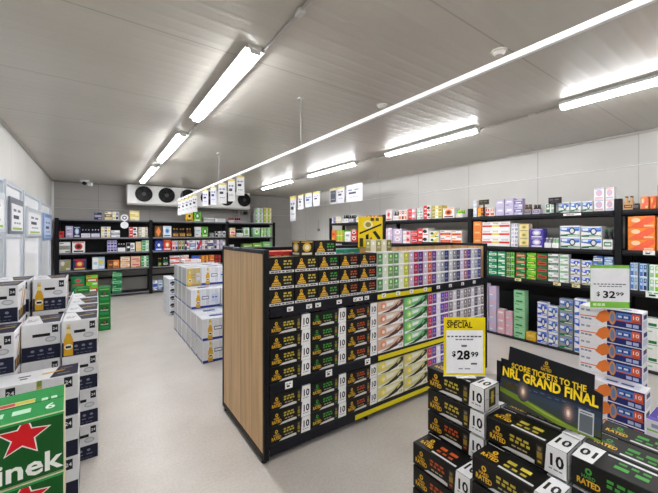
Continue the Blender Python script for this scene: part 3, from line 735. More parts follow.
# back racks
BY = 10.03; BX = [-.8, 1.166, 3.237, 4.8]
BDK = [(.08, .05), (.717, .06), (1.142, .06), (1.513, .06), (1.96, .06)]
bl = ['black steel rack at the end wall nearest the windows', 'middle black steel rack at the end wall under the fans', 'shorter black steel rack at the end wall beside the long wall']
for i in range(3):
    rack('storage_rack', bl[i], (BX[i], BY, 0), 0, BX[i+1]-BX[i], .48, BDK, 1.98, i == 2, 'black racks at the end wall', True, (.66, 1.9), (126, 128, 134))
BG = [['end rack nearest windows', 'end rack under fans', 'end rack beside long wall'], ['bottom', 'second', 'third', 'fourth', 'top']]
def backrow(bay, deck, items):
    z = BDK[deck][0]
    for j, it in enumerate(items):
        px0, px1, hpx, n, style, cols, desc = it
        x0, x1 = X_on_Y(px0, BY+.05), X_on_Y(px1, BY+.05)
        x0, x1 = max(x0, BX[bay]+.04), min(x1, BX[bay+1]-.04)
        hz = hpx*(BY+.05)/dirx((px0+px1)/2)[1]/F
        if deck < 4: hz = min(hz, BDK[deck+1][0]-z-BDK[deck+1][1]-.012-.003*n)
        k = goods(style, x1-x0-.004, hz/n, cols, desc)
        where = f"in {ORD[j]} column, {BG[1][deck]} deck, {BG[0][bay]}"
        stack(k, (x0+x1)/2, BY+.05+k.d/2, z, n, 0, where, f"goods on the {BG[0][bay]}")
C = dict(navy=(40, 48, 92), yel=(226, 206, 110), lime=(120, 206, 50), red=(206, 56, 48), lav=(196, 188, 216), cream=(226, 212, 176), teal=(40, 140, 100), pur=(84, 70, 168), oli=(150, 150, 90), pale=(176, 206, 232), ora=(226, 132, 62), pea=(230, 188, 140), dk=(40, 40, 46), wh=WHITE, grey=(150, 152, 160), blue=(44, 84, 206), mar=(110, 30, 44), grn=(24, 116, 62), brn=(110, 70, 40), pink=(224, 176, 188), gold=GOLD, sky=(70, 112, 190), mint=(150, 206, 160))
def cc(*n): return [C[x] for x in n]
backrow(0, 4, [(94, 102, 7, 1, 'band', cc('navy', 'grey', 'lav'), 'navy carton'), (104.5, 112, 8, 1, 'band', cc('cream', 'navy', 'yel'), 'cream and navy carton'), (112.4, 118.5, 8, 1, 'grid', cc('wh', 'yel', 'navy'), 'white and yellow carton'), (129.5, 139.5, 9.5, 2, 'band', cc('yel', 'cream', 'wh'), 'pale yellow carton')])
backrow(0, 3, [(57, 64, 6.5, 1, 'plain', cc('red', 'mar', 'ora'), 'red carton'), (65.5, 73, 11.5, 2, 'plain', cc('lav', 'wh', 'pur'), 'lavender carton'), (73.5, 80.5, 11, 1, 'emblem', cc('navy', 'pale', 'wh'), 'navy carton with pale badge'), (81, 90.5, 8, 1, 'bottles', cc('wh', 'dk', 'lav'), 'white bottle pack'), (91, 100, 8, 1, 'bottles', cc('lav', 'navy', 'wh'), 'lavender bottle pack'), (101, 110.5, 10.5, 2, 'grid', cc('wh', 'yel', 'brn'), 'white carton with yellow cans'), (111, 120, 7, 1, 'band', cc('wh', 'grey', 'lav'), 'white carton with grey band'), (129, 137.5, 10, 2, 'split', cc('wh', 'red', 'dk'), 'red and white carton'), (138.5, 148, 10, 2, 'grid', cc('cream', 'grey', 'wh'), 'cream carton')])
backrow(0, 2, [(57, 70.5, 11, 1, 'band', cc('wh', 'grey', 'oli'), 'white carton with grey stripe'), (72, 85, 11, 1, 'emblem', cc('wh', 'red', 'dk'), 'white carton with red badge'), (107, 117, 12, 2, 'grid', cc('lav', 'pur', 'navy'), 'purple can carton'), (117.5, 125.5, 8, 1, 'bottles', cc('wh', 'dk', 'wh'), 'dark bottle pack'), (126.2, 135, 8.5, 1, 'split', cc('wh', 'dk', 'grey'), 'black and white carton'), (135.8, 141.6, 9.5, 2, 'band', cc('cream', 'pea', 'yel'), 'cream and peach carton'), (142.2, 149, 11, 2, 'grid', cc('mint', 'teal', 'wh'), 'mint can carton')])
backrow(0, 1, [(58, 71, 11, 1, 'diag', cc('grey', 'oli', 'cream'), 'olive and grey carton'), (72.5, 86.5, 11, 1, 'emblem', cc('navy', 'red', 'yel'), 'navy carton with red oval'), (92, 105, 12, 1, 'split', cc('pale', 'wh', 'yel'), 'pale blue carton'), (107.5, 119.5, 8, 1, 'split', cc('ora', 'brn', 'pea'), 'orange and brown carton'), (120.2, 130, 11, 2, 'band', cc('pea', 'wh', 'ora'), 'peach carton'), (130.6, 140.6, 11, 2, 'band', cc('pea', 'pink', 'red'), 'peach and pink carton'), (141.2, 149, 11, 2, 'grid', cc('mint', 'grn', 'wh'), 'green and mint carton')])
backrow(0, 0, [(71, 85, 20, 2, 'emblem', cc('grn', 'teal', 'red'), 'deep green carton'), (86, 98, 20, 2, 'band', cc('lime', 'red', 'wh'), 'lime carton with red band'), (112, 122, 24, 3, 'band', cc('grn', 'mint', 'teal'), 'dark green carton')])
backrow(1, 4, [(186, 193, 9.5, 1, 'emblem', cc('gold', 'yel', 'dk'), 'golden yellow carton'), (194, 201, 10, 1, 'emblem', cc('lime', 'grn', 'wh'), 'lime green carton'), (204, 214.5, 4, 1, 'band', cc('wh', 'grey', 'lav'), 'flat white carton'), (215.2, 226, 3.5, 1, 'plain', cc('wh', 'lav', 'grey'), 'flat pale carton')])
backrow(1, 3, [(155, 162, 11, 1, 'diamond', cc('brn', 'ora', 'ora'), 'brown carton with orange diamond'), (163, 171.5, 11, 1, 'emblem', cc('wh', 'pale', 'sky'), 'white carton with blue ring'), (173, 179, 8.5, 1, 'bottles', cc('brn', 'dk', 'gold'), 'brown bottle pack'), (179.6, 185.6, 8.5, 1, 'bottles', cc('brn', 'dk', 'gold'), 'brown bottle pack'), (186.2, 192, 8.5, 1, 'bottles', cc('dk', 'brn', 'gold'), 'dark bottle pack'), (195, 201.4, 10, 1, 'plain', cc('wh', 'pale', 'grey'), 'white carton'), (202, 208, 10, 1, 'emblem', cc('lime', 'grn', 'wh'), 'lime carton'), (209.5, 214.5, 4, 1, 'band', cc('grey', 'dk', 'wh'), 'small grey carton'), (215.5, 220.5, 5.5, 1, 'split', cc('wh', 'dk', 'grey'), 'small white carton'), (221, 226, 5.5, 1, 'split', cc('wh', 'grey', 'dk'), 'small pale carton')])
backrow(1, 2, [(155, 162.5, 10, 1, 'emblem', cc('blue', 'navy', 'wh'), 'bright blue carton'), (163.2, 171.4, 10.5, 1, 'emblem', cc('red', 'ora', 'wh'), 'bright red carton'), (172, 178, 9.5, 1, 'grid', cc('wh', 'red', 'pur'), 'white carton with red cans'), (178.6, 184, 9.5, 1, 'grid', cc('cream', 'brn', 'grn'), 'cream carton with brown cans'), (184.6, 189.4, 9.5, 1, 'split', cc('wh', 'navy', 'red'), 'white and navy carton'), (190, 195.5, 9.5, 1, 'band', cc('wh', 'sky', 'lav'), 'white and blue carton'), (196, 201.4, 9.5, 1, 'diag', cc('wh', 'red', 'blue'), 'white and scarlet carton'), (202, 207.4, 9.5, 1, 'grid', cc('wh', 'pink', 'navy'), 'white carton with pink cans'), (208, 213.4, 9.5, 1, 'band', cc('wh', 'brn', 'sky'), 'white carton with tan band'), (214, 219.5, 9.5, 1, 'grid', cc('lav', 'navy', 'wh'), 'pale lavender carton'), (220, 226, 9.5, 1, 'split', cc('grey', 'lav', 'wh'), 'grey and lavender carton')])
backrow(1, 1, [(158, 161.5, 8, 1, 'bottles', cc('grn', 'dk', 'gold'), 'green bottle pack'), (163, 168.5, 8, 1, 'bottles', cc('dk', 'grn', 'wh'), 'black bottle pack'), (170, 180, 9.5, 2, 'band', cc('wh', 'red', 'red'), 'white carton with wide red band'), (180.5, 189, 9.5, 2, 'band', cc('wh', 'red', 'wh'), 'white carton with broken red band'), (192, 199.5, 8.5, 1, 'emblem', cc('sky', 'blue', 'wh'), 'sky blue carton'), (200, 208.5, 8.5, 1, 'grid', cc('ora', 'brn', 'gold'), 'orange carton'), (209, 214.5, 8.5, 1, 'band', cc('ora', 'red', 'yel'), 'orange and red carton'), (215, 221, 8.5, 1, 'grid', cc('mar', 'red', 'brn'), 'maroon carton')])
backrow(1, 0, [(153, 157.5, 9, 1, 'band', cc('wh', 'sky', 'blue'), 'white carton with sky band'), (158.3, 162.5, 9, 1, 'band', cc('pale', 'wh', 'sky'), 'pale blue carton')])
backrow(2, 4, [(228.5, 234.5, 4.5, 1, 'bottles', cc('wh', 'brn', 'red'), 'short white bottle pack'), (235, 241, 4.5, 1, 'bottles', cc('grey', 'dk', 'red'), 'short dark bottle pack'), (255.5, 263.5, 15, 2, 'grid', cc('lav', 'lime', 'wh'), 'lime and lavender carton'), (264, 271.5, 15, 2, 'grid', cc('yel', 'lime', 'wh'), 'lime and yellow carton')])
backrow(2, 3, [(229.5, 235.5, 9, 1, 'band', cc('pea', 'wh', 'red'), 'peach and white carton'), (236.3, 243, 7.5, 1, 'bottles', cc('wh', 'dk', 'mint'), 'white bottle pack'), (243.6, 249.4, 9, 1, 'emblem', cc('wh', 'mint', 'lime'), 'white carton with mint badge'), (253, 260.4, 9, 1, 'emblem', cc('mint', 'wh', 'lime'), 'pale lime carton'), (261, 266, 9, 2, 'grid', cc('lime', 'wh', 'oli'), 'lime carton'), (266.6, 271.6, 9, 2, 'grid', cc('mint', 'lime', 'wh'), 'mint and lime carton')])
backrow(2, 2, [(229, 234, 4, 1, 'plain', cc('wh', 'grey', 'lav'), 'small white carton'), (243, 252, 4.5, 1, 'band', cc('oli', 'lime', 'wh'), 'olive carton'), (253, 262, 5, 1, 'band', cc('lime', 'oli', 'wh'), 'flat lime carton'), (263, 271, 6, 1, 'band', cc('mint', 'lime', 'wh'), 'flat mint carton')])

# racks on the right-hand wall: local +x runs toward the viewer, front faces -X
WX = 5.18
PY = [9.05, 7.36, 5.3, 3.23, 1.275, -.7]; RD = [(.03, .025), (.935, .07), (1.405, .06), (1.89, .06)]
rl = ['black rack by the long wall in the far corner', 'black rack by the long wall behind the island shelf', 'black rack by the long wall with pink and white packs', 'widest black rack by the long wall, facing the open floor', 'black rack by the long wall with orange cartons']
for i in range(1, 5):
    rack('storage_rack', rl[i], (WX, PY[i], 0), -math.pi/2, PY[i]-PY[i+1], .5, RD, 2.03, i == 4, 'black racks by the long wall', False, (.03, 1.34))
RG = [None, 'rack behind island', 'pink pack rack', 'widest long-wall rack', 'orange carton rack']
RN = ['bottom', 'second', 'third', 'top']
def rightrow(bay, deck, items):
    z = RD[deck][0]
    for j, it in enumerate(items):
        px0, px1, hpx, n, style, cols, desc = it
        y1, y0 = Y_on_X(px0, WX+.03), Y_on_X(px1, WX+.03)
        y0, y1 = (max(y0, PY[bay+1]+.04), min(y1, PY[bay]-.04))
        hz = hpx*(WX+.03)/dirx((px0+px1)/2)[0]/F
        if deck < 3: hz = min(hz, RD[deck+1][0]-z-RD[deck+1][1]-.012-.003*n)
        k = goods(style, y1-y0-.004, hz/n, cols, desc)
        where = f"in {ORD[j]} column, {RN[deck]} deck, {RG[bay]}"
        stack(k, WX+.03+k.d/2, (y0+y1)/2, z, n, -math.pi/2, where, f"goods on the {RG[bay]}")
rightrow(1, 3, [(330, 335, 6, 1, 'grid', cc('lav', 'wh', 'pur'), 'lavender can carton'), (336, 341, 6, 1, 'grid', cc('wh', 'yel', 'lav'), 'white and yellow carton'), (343, 348, 8, 1, 'bottles', cc('wh', 'dk', 'grey'), 'dark bottle pack'), (349, 354, 8, 1, 'bottles', cc('grey', 'dk', 'wh'), 'grey bottle pack'), (356, 361, 5, 1, 'plain', cc('wh', 'grey', 'lav'), 'white carton'), (366, 371, 6, 1, 'grid', cc('red', 'ora', 'wh'), 'red and orange carton'), (371.6, 377, 6, 1, 'grid', cc('ora', 'wh', 'red'), 'orange and white carton'), (377.5, 381.5, 6, 1, 'bottles', cc('mar', 'brn', 'dk'), 'maroon bottle pack')])
rightrow(1, 2, [(330, 335.6, 11, 1, 'plain', cc('ora', 'red', 'yel'), 'orange carton'), (336.2, 343.5, 11, 2, 'grid', cc('lime', 'ora', 'yel'), 'lime and orange carton'), (344.5, 350.5, 10, 1, 'plain', cc('wh', 'grey', 'pink'), 'plain white carton'), (351, 357, 12, 2, 'emblem', cc('red', 'wh', 'mar'), 'red carton'), (364, 380, 11, 2, 'grid', cc('wh', 'pink', 'red'), 'white and pink carton')])
rightrow(2, 3, [(384, 391.6, 11, 1, 'emblem', cc('wh', 'pink', 'red'), 'pink and white carton'), (392.2, 398, 9.5, 1, 'bottles', cc('wh', 'dk', 'pink'), 'dark bottle pack'), (398.6, 407, 10, 1, 'grid', cc('wh', 'ora', 'mar'), 'white carton with orange cans'), (408, 416, 11, 2, 'split', cc('pink', 'red', 'wh'), 'red and pink carton'), (416.6, 423, 11, 2, 'grid', cc('wh', 'mint', 'grey'), 'white and mint carton'), (423.6, 431, 13.5, 2, 'split', cc('wh', 'red', 'dk'), 'white carton with red half'), (431.8, 442, 13, 2, 'grid', cc('yel', 'oli', 'wh'), 'yellow and olive carton'), (442.8, 454.6, 10, 1, 'emblem', cc('wh', 'ora', 'mar'), 'white carton with orange badge'), (455.4, 462, 8, 1, 'bottles', cc('wh', 'lime', 'yel'), 'white bottle pack')])
rightrow(2, 2, [(384, 392.5, 15, 2, 'grid', cc('lav', 'pink', 'wh'), 'lavender and pink carton'), (393, 402, 14, 2, 'emblem', cc('lav', 'wh', 'pink'), 'lilac carton'), (402.6, 410.5, 12.5, 2, 'split', cc('pink', 'wh', 'red'), 'pink carton'), (411, 417, 12.5, 2, 'band', cc('red', 'pink', 'mar'), 'red and pink carton'), (417.6, 428.5, 15.5, 2, 'split', cc('wh', 'red', 'dk'), 'white carton with red and black'), (429, 439, 13, 2, 'diag', cc('wh', 'yel', 'grn'), 'white carton with yellow slash'), (440, 451, 14, 2, 'band', cc('wh', 'red', 'ora'), 'white carton with red line'), (451.4, 462, 14, 2, 'band', cc('wh', 'ora', 'red'), 'white carton with orange line')])
rightrow(3, 3, [(471, 477, 16, 2, 'grid', cc('wh', 'pale', 'lav'), 'tall white carton'), (477.6, 484, 9, 1, 'grid', cc('ora', 'gold', 'brn'), 'orange carton'), (485, 495, 8, 1, 'grid', cc('wh', 'red', 'ora'), 'white carton with red cans'), (496, 504.2, 16, 2, 'plain', cc('lav', 'wh', 'lav'), 'pale lavender carton'), (504.8, 513.4, 16.5, 2, 'plain', cc('lav', 'wh', 'pur'), 'lavender carton'), (514, 522.6, 16, 2, 'band', cc('lav', 'pur', 'wh'), 'lavender carton with purple'), (523.4, 531, 10, 1, 'bottles', cc('grey', 'brn', 'dk'), 'brown bottle pack'), (532, 540, 9.5, 1, 'bottles', cc('lav', 'dk', 'brn'), 'dark bottle pack'), (545, 556, 10, 1, 'grid', cc('wh', 'grn', 'mint'), 'white carton with green cans'), (558, 569.6, 10.5, 1, 'hills', cc('wh', 'sky', 'grn'), 'blue and green carton'), (570.2, 581.4, 10.5, 1, 'hills', cc('wh', 'sky', 'grn'), 'blue and green carton'), (582, 592.8, 10.5, 1, 'hills', cc('wh', 'sky', 'grn'), 'blue and green carton'), (593.6, 604.4, 23, 2, 'emblem', cc('wh', 'lav', 'pink'), 'white carton with faint badge'), (605, 615, 23, 2, 'emblem', cc('wh', 'pink', 'lav'), 'white carton with pinkish badge')])
rightrow(3, 2, [(473, 481.5, 24, 3, 'plain', cc('ora', 'pea', 'ora'), 'orange carton end'), (482, 510, 24, 3, 'stripe', cc('wh', 'red', 'yel'), 'long white carton with red stripe'), (510.8, 518.4, 23, 3, 'grid', cc('wh', 'lav', 'grey'), 'white carton with faint cans'), (519, 529, 23, 3, 'emblem', cc('cream', 'yel', 'oli'), 'cream carton with yellow badge'), (529.8, 543.4, 18.5, 2, 'emblem', cc('pur', 'lav', 'wh'), 'purple and white carton'), (544.2, 551.6, 10, 1, 'bottles', cc('wh', 'grey', 'wh'), 'white bottle pack'), (552.2, 559, 10, 1, 'bottles', cc('wh', 'mint', 'wh'), 'pale bottle pack'), (560, 580, 22.5, 2, 'hills', cc('wh', 'sky', 'grn'), 'blue and green carton'), (580.8, 601.6, 22.5, 2, 'hills', cc('wh', 'sky', 'grn'), 'blue and green carton'), (602.6, 613, 20, 1, 'bottles', cc('wh', 'dk', 'grn'), 'white carrier with dark bottles')])
rightrow(3, 1, [(480, 488, 26, 4, 'grid', cc('teal', 'grn', 'mint'), 'teal can carton'), (488.6, 497, 26, 4, 'band', cc('teal', 'wh', 'grn'), 'teal and white carton'), (497.6, 505.4, 26.5, 4, 'band', cc('teal', 'mint', 'wh'), 'teal and mint carton'), (506, 515, 26.5, 4, 'grid', cc('grn', 'oli', 'lime'), 'green and olive carton'), (515.6, 525.6, 26.5, 4, 'band', cc('grn', 'red', 'mint'), 'green carton with red band'), (526.4, 536, 26.5, 4, 'band', cc('lime', 'grn', 'yel'), 'lime green carton'), (536.8, 547, 26.5, 4, 'band', cc('grn', 'red', 'mar'), 'dark green and red carton'), (548, 558.6, 29, 4, 'band', cc('wh', 'grn', 'grey'), 'white and green carton'), (559.2, 569, 29.5, 4, 'band', cc('wh', 'mint', 'grey'), 'white and mint carton'), (570, 580.4, 24, 3, 'hills', cc('wh', 'blue', 'oli'), 'white and blue carton'), (581, 592, 24, 3, 'hills', cc('wh', 'blue', 'oli'), 'white and blue carton'), (593, 603, 30, 4, 'band', cc('sky', 'wh', 'oli'), 'sky blue carton'), (603.6, 613.5, 30, 4, 'band', cc('pale', 'sky', 'wh'), 'pale sky carton')])
rightrow(3, 0, [(482, 488, 46, 4, 'plain', cc('lav', 'wh', 'pur'), 'lavender carton'), (488.8, 496.4, 45, 4, 'plain', cc('lav', 'pink', 'wh'), 'lilac pink carton'), (497, 504.6, 24, 3, 'plain', cc('pink', 'wh', 'lav'), 'rose pink carton'), (505.2, 512.6, 23.5, 3, 'plain', cc('pink', 'lav', 'wh'), 'pale pink carton'), (513.4, 525, 47, 6, 'plain', cc('mint', 'grn', 'teal'), 'mint green carton'), (525.6, 536, 8, 1, 'plain', cc('gold', 'yel', 'oli'), 'short yellow carton'), (537, 547.4, 41, 3, 'hills', cc('wh', 'blue', 'blue'), 'tall white carton with blue'), (548, 558, 40, 3, 'hills', cc('wh', 'sky', 'blue'), 'white carton with sky blue'), (559, 573, 50, 4, 'hills', cc('grey', 'sky', 'grn'), 'grey carton with blue and green'), (574, 587, 54, 3, 'hills', cc('wh', 'blue', 'sky'), 'large blue and white carton'), (588, 601, 54, 3, 'hills', cc('wh', 'blue', 'sky'), 'large blue and white carton')])
rightrow(4, 3, [(632, 638.5, 6, 1, 'band', cc('dk', 'grey', 'brn'), 'small black carton'), (640, 649, 12.5, 1, 'diag', [(238, 140, 60), (240, 110, 90), (248, 200, 170)], 'orange carton'), (649.6, 656.4, 12.5, 1, 'diag', [(238, 130, 56), (226, 90, 60), (244, 190, 120)], 'orange and red carton'), (657, 672, 24, 2, 'diag', cc('ora', 'gold', 'red'), 'deep orange carton')])
rightrow(4, 2, [(627.5, 655.5, 34, 3, 'diag', [(236, 134, 52), (230, 96, 66), (244, 200, 170)], 'orange carton with coral swoosh'), (656.5, 690, 34, 3, 'diag', [(236, 134, 52), (224, 84, 54), (244, 186, 120)], 'orange carton with red swoosh')])
rightrow(4, 1, [(630, 638.4, 27, 2, 'grid', cc('pale', 'sky', 'grey'), 'pale blue can carton'), (639, 647.6, 27, 2, 'grid', cc('pale', 'sky', 'navy'), 'blue and navy can carton'), (649, 660, 27, 2, 'grid', cc('wh', 'mint', 'lime'), 'mint can carton'), (661, 676, 27, 2, 'grid', cc('wh', 'mint', 'grn'), 'green can carton')])
rightrow(4, 0, [(630, 644, 50, 3, 'band', cc('wh', 'grey', 'mint'), 'white carton with grey band'), (645, 660, 52, 3, 'plain', cc('wh', 'grn', 'mint'), 'white carton with green line'), (662, 685, 50, 3, 'band', cc('wh', 'grn', 'mint'), 'white carton with green band')])
# black talker signs and tickets on the right racks
def stand_sign(x, y, z, rz, w, hh, lift, col, label):
    t = empty('shelf_sign', (x, y, z), rz)
    m1 = MB(); m1.box(-w/2, w/2, -.004, .004, lift, lift+hh, col, 'card', .002)
    a = Art(m1, 'front', w, .008, hh, 'card', lift); a.dashes(.1*w, .55*hh, .9*w, .2*hh, tuple(min(255, v+60) for v in col), 2, 3); a.dashes(.2*w, .2*hh, .8*w, .12*hh, tuple(min(255, v+40) for v in col), 2, 4)
    m1.build('sign_board', t)
    m2 = MB(); m2.box(-.012, .012, -.003, .003, 0, lift, (30, 30, 34), 'black_steel', .001); m2.box(-.06, .06, -.03, .03, 0, .004, (30, 30, 34), 'black_steel'); m2.build('stand', t)
    tag(t, label, 'sign')
stand_sign(WX-.0, Y_on_X(484, WX), RD[3][0]+.001, -math.pi/2, .17, .08, .19, (52, 46, 26), 'black and gold shelf sign above orange carton, widest rack top')
stand_sign(WX-.0, Y_on_X(555, WX), RD[3][0]+.001, -math.pi/2, .16, .085, .13, (40, 36, 38), 'dark shelf sign above the green-can carton, widest rack')
def ticket(loc, rz, w, h, label, group, col=(240, 240, 238), tilt=0, name='shelf_ticket'):
    t = MB(); t.box(-w/2, w/2, -.002, 0, 0, h, col, 'paper', .0006)
    a = Art(t, 'front', w, .004, h, 'paper'); a.dashes(.15*w, .62*h, .85*w, .14*h, (110, 112, 120), 2, 3); a.dashes(.2*w, .22*h, .8*w, .28*h, (50, 50, 58), 1, 4)
    o = t.build(name, None, loc, rz); o.rotation_euler.x = tilt
    return tag(o, label, 'price ticket', group)
for j, px in enumerate((518, 557, 576)):
    ticket((WX-.015, Y_on_X(px, WX-.015), RD[1][0]-.04), -math.pi/2, .09, .04, f"small white price ticket, {ORD[j]} under the green cartons on widest rack", 'tickets on the widest rack', (236, 226, 170))
ticket((WX-.015, Y_on_X(654, WX-.015), RD[1][0]-.06), -math.pi/2, .14, .075, 'white price ticket under the mint can cartons', 'tickets on the orange carton rack', (226, 240, 230))
ticket((WX-.015, Y_on_X(649, WX-.015), RD[2][0]-.045), -math.pi/2, .1, .05, 'white price ticket under the orange cartons', 'tickets on the orange carton rack')
ticket((WX-.015, Y_on_X(572, WX-.015), RD[3][0]-.045), -math.pi/2, .2, .03, 'white price ticket under the top blue cartons', 'tickets on the widest rack')
b_ = goods('bottles', .1, .17, cc('pea', 'pea', 'brn'), 'peach bottle pack')
o = put(b_, WX+.15, 1.2, RD[3][0]+.001, -math.pi/2, 'peach bottle pack behind the rack post, top deck by orange cartons', 'goods on the orange carton rack')
# round wobbler on the back rack
wb = empty('shelf_wobbler', (X_on_Y(124.5, 9.99), 9.99, 1.96))
q = MB(); q.tube((0, 0, .06), (0, .006, .06), .085, (238, 238, 240), 'paper', 18); q.tube((0, 0, -.13), (0, .006, -.13), .09, (238, 238, 240), 'paper', 18); q.build('disc', wb)
q = MB(); q.box(-.01, .01, .007, .012, -.2, .1, (222, 222, 226), 'paper'); q.build('strip', wb)
q = MB(); q.tube((0, -.003, .06), (0, -.0005, .06), .05, (60, 62, 84), 'paper', 14); q.tube((0, -.003, .06), (0, -.004, .06), .03, (236, 236, 240), 'paper', 14); q.build('print', wb)
tag(wb, 'white double disc sign hanging before the top deck near windows', 'sign')

# ------------------------------------------------------------------ island shelf
GX0, GX1, GY0, GY1, GT = .938, 3.745, 2.11, 3.04, 1.49
isl = empty('island_shelf', (GX0, GY0, 0))
def gb(name, x0, x1, y0, y1, z0, z1, col, mat='black_steel', ch=.003, parent=None):
    mb = MB(); mb.box(x0-GX0, x1-GX0, y0-GY0, y1-GY0, z0, z1, col, mat, ch)
    return mb.build(name, parent or isl)
DARK = (12, 13, 18)
for x0, x1, nm in ((GX0, GX0+.03, 'a'), (GX1-.03, GX1, 'b')):
    p = gb('end_panel', x0, x1, GY0+.03, GY1-.03, .07, GT-.03, (200, 160, 120), 'oak_laminate', .002); p['label'] = 'oak-look wooden end panel'
    gb('frame_post', x0-.004, x1+.004, GY0, GY0+.03, .03, GT, DARK, parent=p); gb('frame_post', x0-.004, x1+.004, GY1-.03, GY1, .03, GT, DARK, parent=p)
    gb('frame_top', x0-.004, x1+.004, GY0+.03, GY1-.03, GT-.03, GT, (28, 31, 46), parent=p); gb('frame_foot', x0-.004, x1+.004, GY0+.03, GY1-.03, .03, .07, DARK, parent=p)
sp_ = gb('spine_panel', GX0+.04, GX1-.04, 2.56, 2.59, .1, GT-.03, (200, 160, 120), 'oak_laminate', .002); sp_['label'] = 'oak-look wooden back panel'
gb('top_cap', GX0+.035, GX1-.035, 2.545, 2.605, GT-.028, GT, DARK)
for z, th in ((.125, .075), (.548, .07), (1.09, .075)):
    for y0, y1 in ((GY0+.005, 2.558), (2.592, GY1-.005)):
        d = gb('shelf_deck', GX0+.036, GX1-.036, y0, y1, z-.03, z, DARK)
        ys_ = (y0-.004, y0+.008) if y0 < 2.3 else (y1-.008, y1+.004)
        gb('ticket_rail', GX0+.04, GX1-.04, ys_[0], ys_[1], z-th, z-.002, (16, 17, 26), parent=d)
for x in (GX0+.02, 1.9, 2.8, GX1-.02):
    for y in (GY0+.05, GY1-.05):
        mb = MB(); mb.tube((x-GX0, y-GY0, 0), (x-GX0, y-GY0, .03), .02, (20, 20, 22), 'black_steel', 10); mb.build('foot', isl)
tag(isl, 'double-sided island shelf with oak end panels and black frame', 'display shelf')
def ycol(d): return GY0+.012+d/2
for z, xa, xb, lab in ((0, 1.99, 2.72, 'upper'), (1, 2.0, 3.2, 'middle'), (2, 1.74, 3.2, 'lowest')):
    zz = (1.03, .495, .062)[z]
    mb = MB(); mb.box(0, xb-xa, -.004, 0, 0, .04, (214, 200, 34), 'paper', .001)
    o = mb.build('shelf_strip', None, (xa, GY0-.0005, zz)); tag(o, f'yellow shelf strip along the {lab} rail of the island shelf', 'shelf strip', 'yellow strips on the island shelf')
GG = 'six-can cartons on the island shelf'
seq = [SIX['gold'], SIX['gold'], SIX['green'], SIX['orange'], SIX['orange'], S_GRN, S_LEM, S_PUR, S_ORA, S_NAV, S_GRY, S_VIO, S_BLU]
for j, k in enumerate(seq):
    x = .975+.2045*j+k.w/2+.002
    stack(k, x, ycol(k.d), 1.09, 3, 0, f"in {ORD[j]} stack, island top deck", GG)
ztop = 1.091+3*.115
k = goods('emblem', .125, .112, [(30, 26, 18), (206, 170, 60), (214, 208, 190)], 'small black and gold carton', .13); put(k, 1.285, ycol(k.d), ztop+.001, 0, 'small black and gold carton perched above the second island stack', GG)
k = SIX['green']; put(k, 1.455, ycol(k.d), ztop+.001, .0, 'black six-can carton with green print perched highest on the island', GG)
k = six_cans('olive six-can carton', [(160, 152, 92), (226, 222, 196), (120, 116, 66)], (206, 200, 170))
put(k, .975+.2045*5+.08, ycol(k.d), ztop+.001, .05, 'olive six-can carton perched on the pale green stack, island shelf', GG)
red4 = goods('grid', .19, .375, cc('red', 'ora', 'mar'), 'tall red carton', .13)
for j in range(3): put(red4, 1.075+.2*j, 2.38, 1.091, 0, f"tall red carton peeking over the {['first', 'second', 'third'][j]} island stack from behind", 'tall cartons behind the island stacks')
tl4 = goods('grid', .19, .375, cc('teal', 'sky', 'mint'), 'tall teal carton', .13)
for j in range(2): put(tl4, 1.675+.2*j, 2.38, 1.091, 0, f"tall teal carton peeking over the {['fourth', 'fifth'][j]} island stack from behind", 'tall cartons behind the island stacks')
GT_ = 'ten-can cartons on the island shelf'
mid = [TEN['gold'], TEN['green'], TEN['orange'], PEACH, LIMEK, PURP10, GREY10, GREY10]
low = [TEN['gold'], TEN['green'], TEN['orange'], LEMON, LEMON, PURP10, GREY10, GREY10]
for nm, z, n, sq in (('middle', .548, 4, mid), ('lowest', .125, 3, low)):
    for j, k in enumerate(sq):
        x = .975+.341*j+.1705
        stack(k, x, ycol(k.d), z, n, 0, f"in {ORD[j]} stack, island {nm} deck", GT_, gap=.001, sz=(.114 if n == 3 else .1125)/k.h)
j = 0
for z, pts in ((1.045, (1.13, 1.29, 1.37, 1.57, 1.74, 1.79, 1.86, 2.06, 2.24, 2.42, 2.62, 2.82, 3.02, 3.24, 3.46)), (.495, (1.12, 1.47, 1.87))):
    for x in pts:
        cnt = ORD[j] if j < 20 else 'last'
        ticket((x, GY0-.0085, z), 0, .05 if z > 1 else .06, .032 if z > 1 else .05, f"small white price ticket, {ORD[j] if z > 1 else ORD[j-15]} on the island's {'upper' if z > 1 else 'middle'} rail", 'price tickets on the island shelf'); j += 1
# yellow header sign behind the top packs
hs = empty('promotional_sign', (2.19, 2.42, 1.47), -.35)
mb = MB(); w, h = .255, .3; mb.box(-w/2, w/2, -.004, .004, 0, h, (244, 212, 16), 'card', .001)
a = Art(mb, 'front', w, .008, h); a.rpoly([(.05, .42), (.95, .72), (.95, .78), (.05, .48)], BLK); a.rpoly([(.05, .3), (.2, .3), (.2, .02), (.05, .02)], (60, 50, 20)); a.rpoly([(.3, .4), (.42, .44), (.42, .02), (.3, .02)], BLK); a.rpoly([(.58, .5), (.7, .54), (.92, .3), (.85, .2)], (40, 34, 20))
a.ell(.4*w, .74*h, .05, .04, (240, 232, 190)); a.ell(.4*w, .74*h, .03, .025, (160, 140, 40)); a.dashes(.5*w, .86*h, .92*w, .03, (90, 76, 20), 2, 4); a.rpoly([(.46, .3), (.56, .34), (.56, .1), (.46, .1)], (150, 110, 20))
mb.build('board', hs)
mb = MB(); mb.box(-.05, .05, -.03, .03, -.003, -.0005, (40, 40, 42), 'black_steel'); mb.build('foot_plate', hs)
mb = MB(); mb.box(-.012, .012, .005, .012, -.38+.003, .1, (200, 180, 30), 'card'); mb.build('stake', hs)
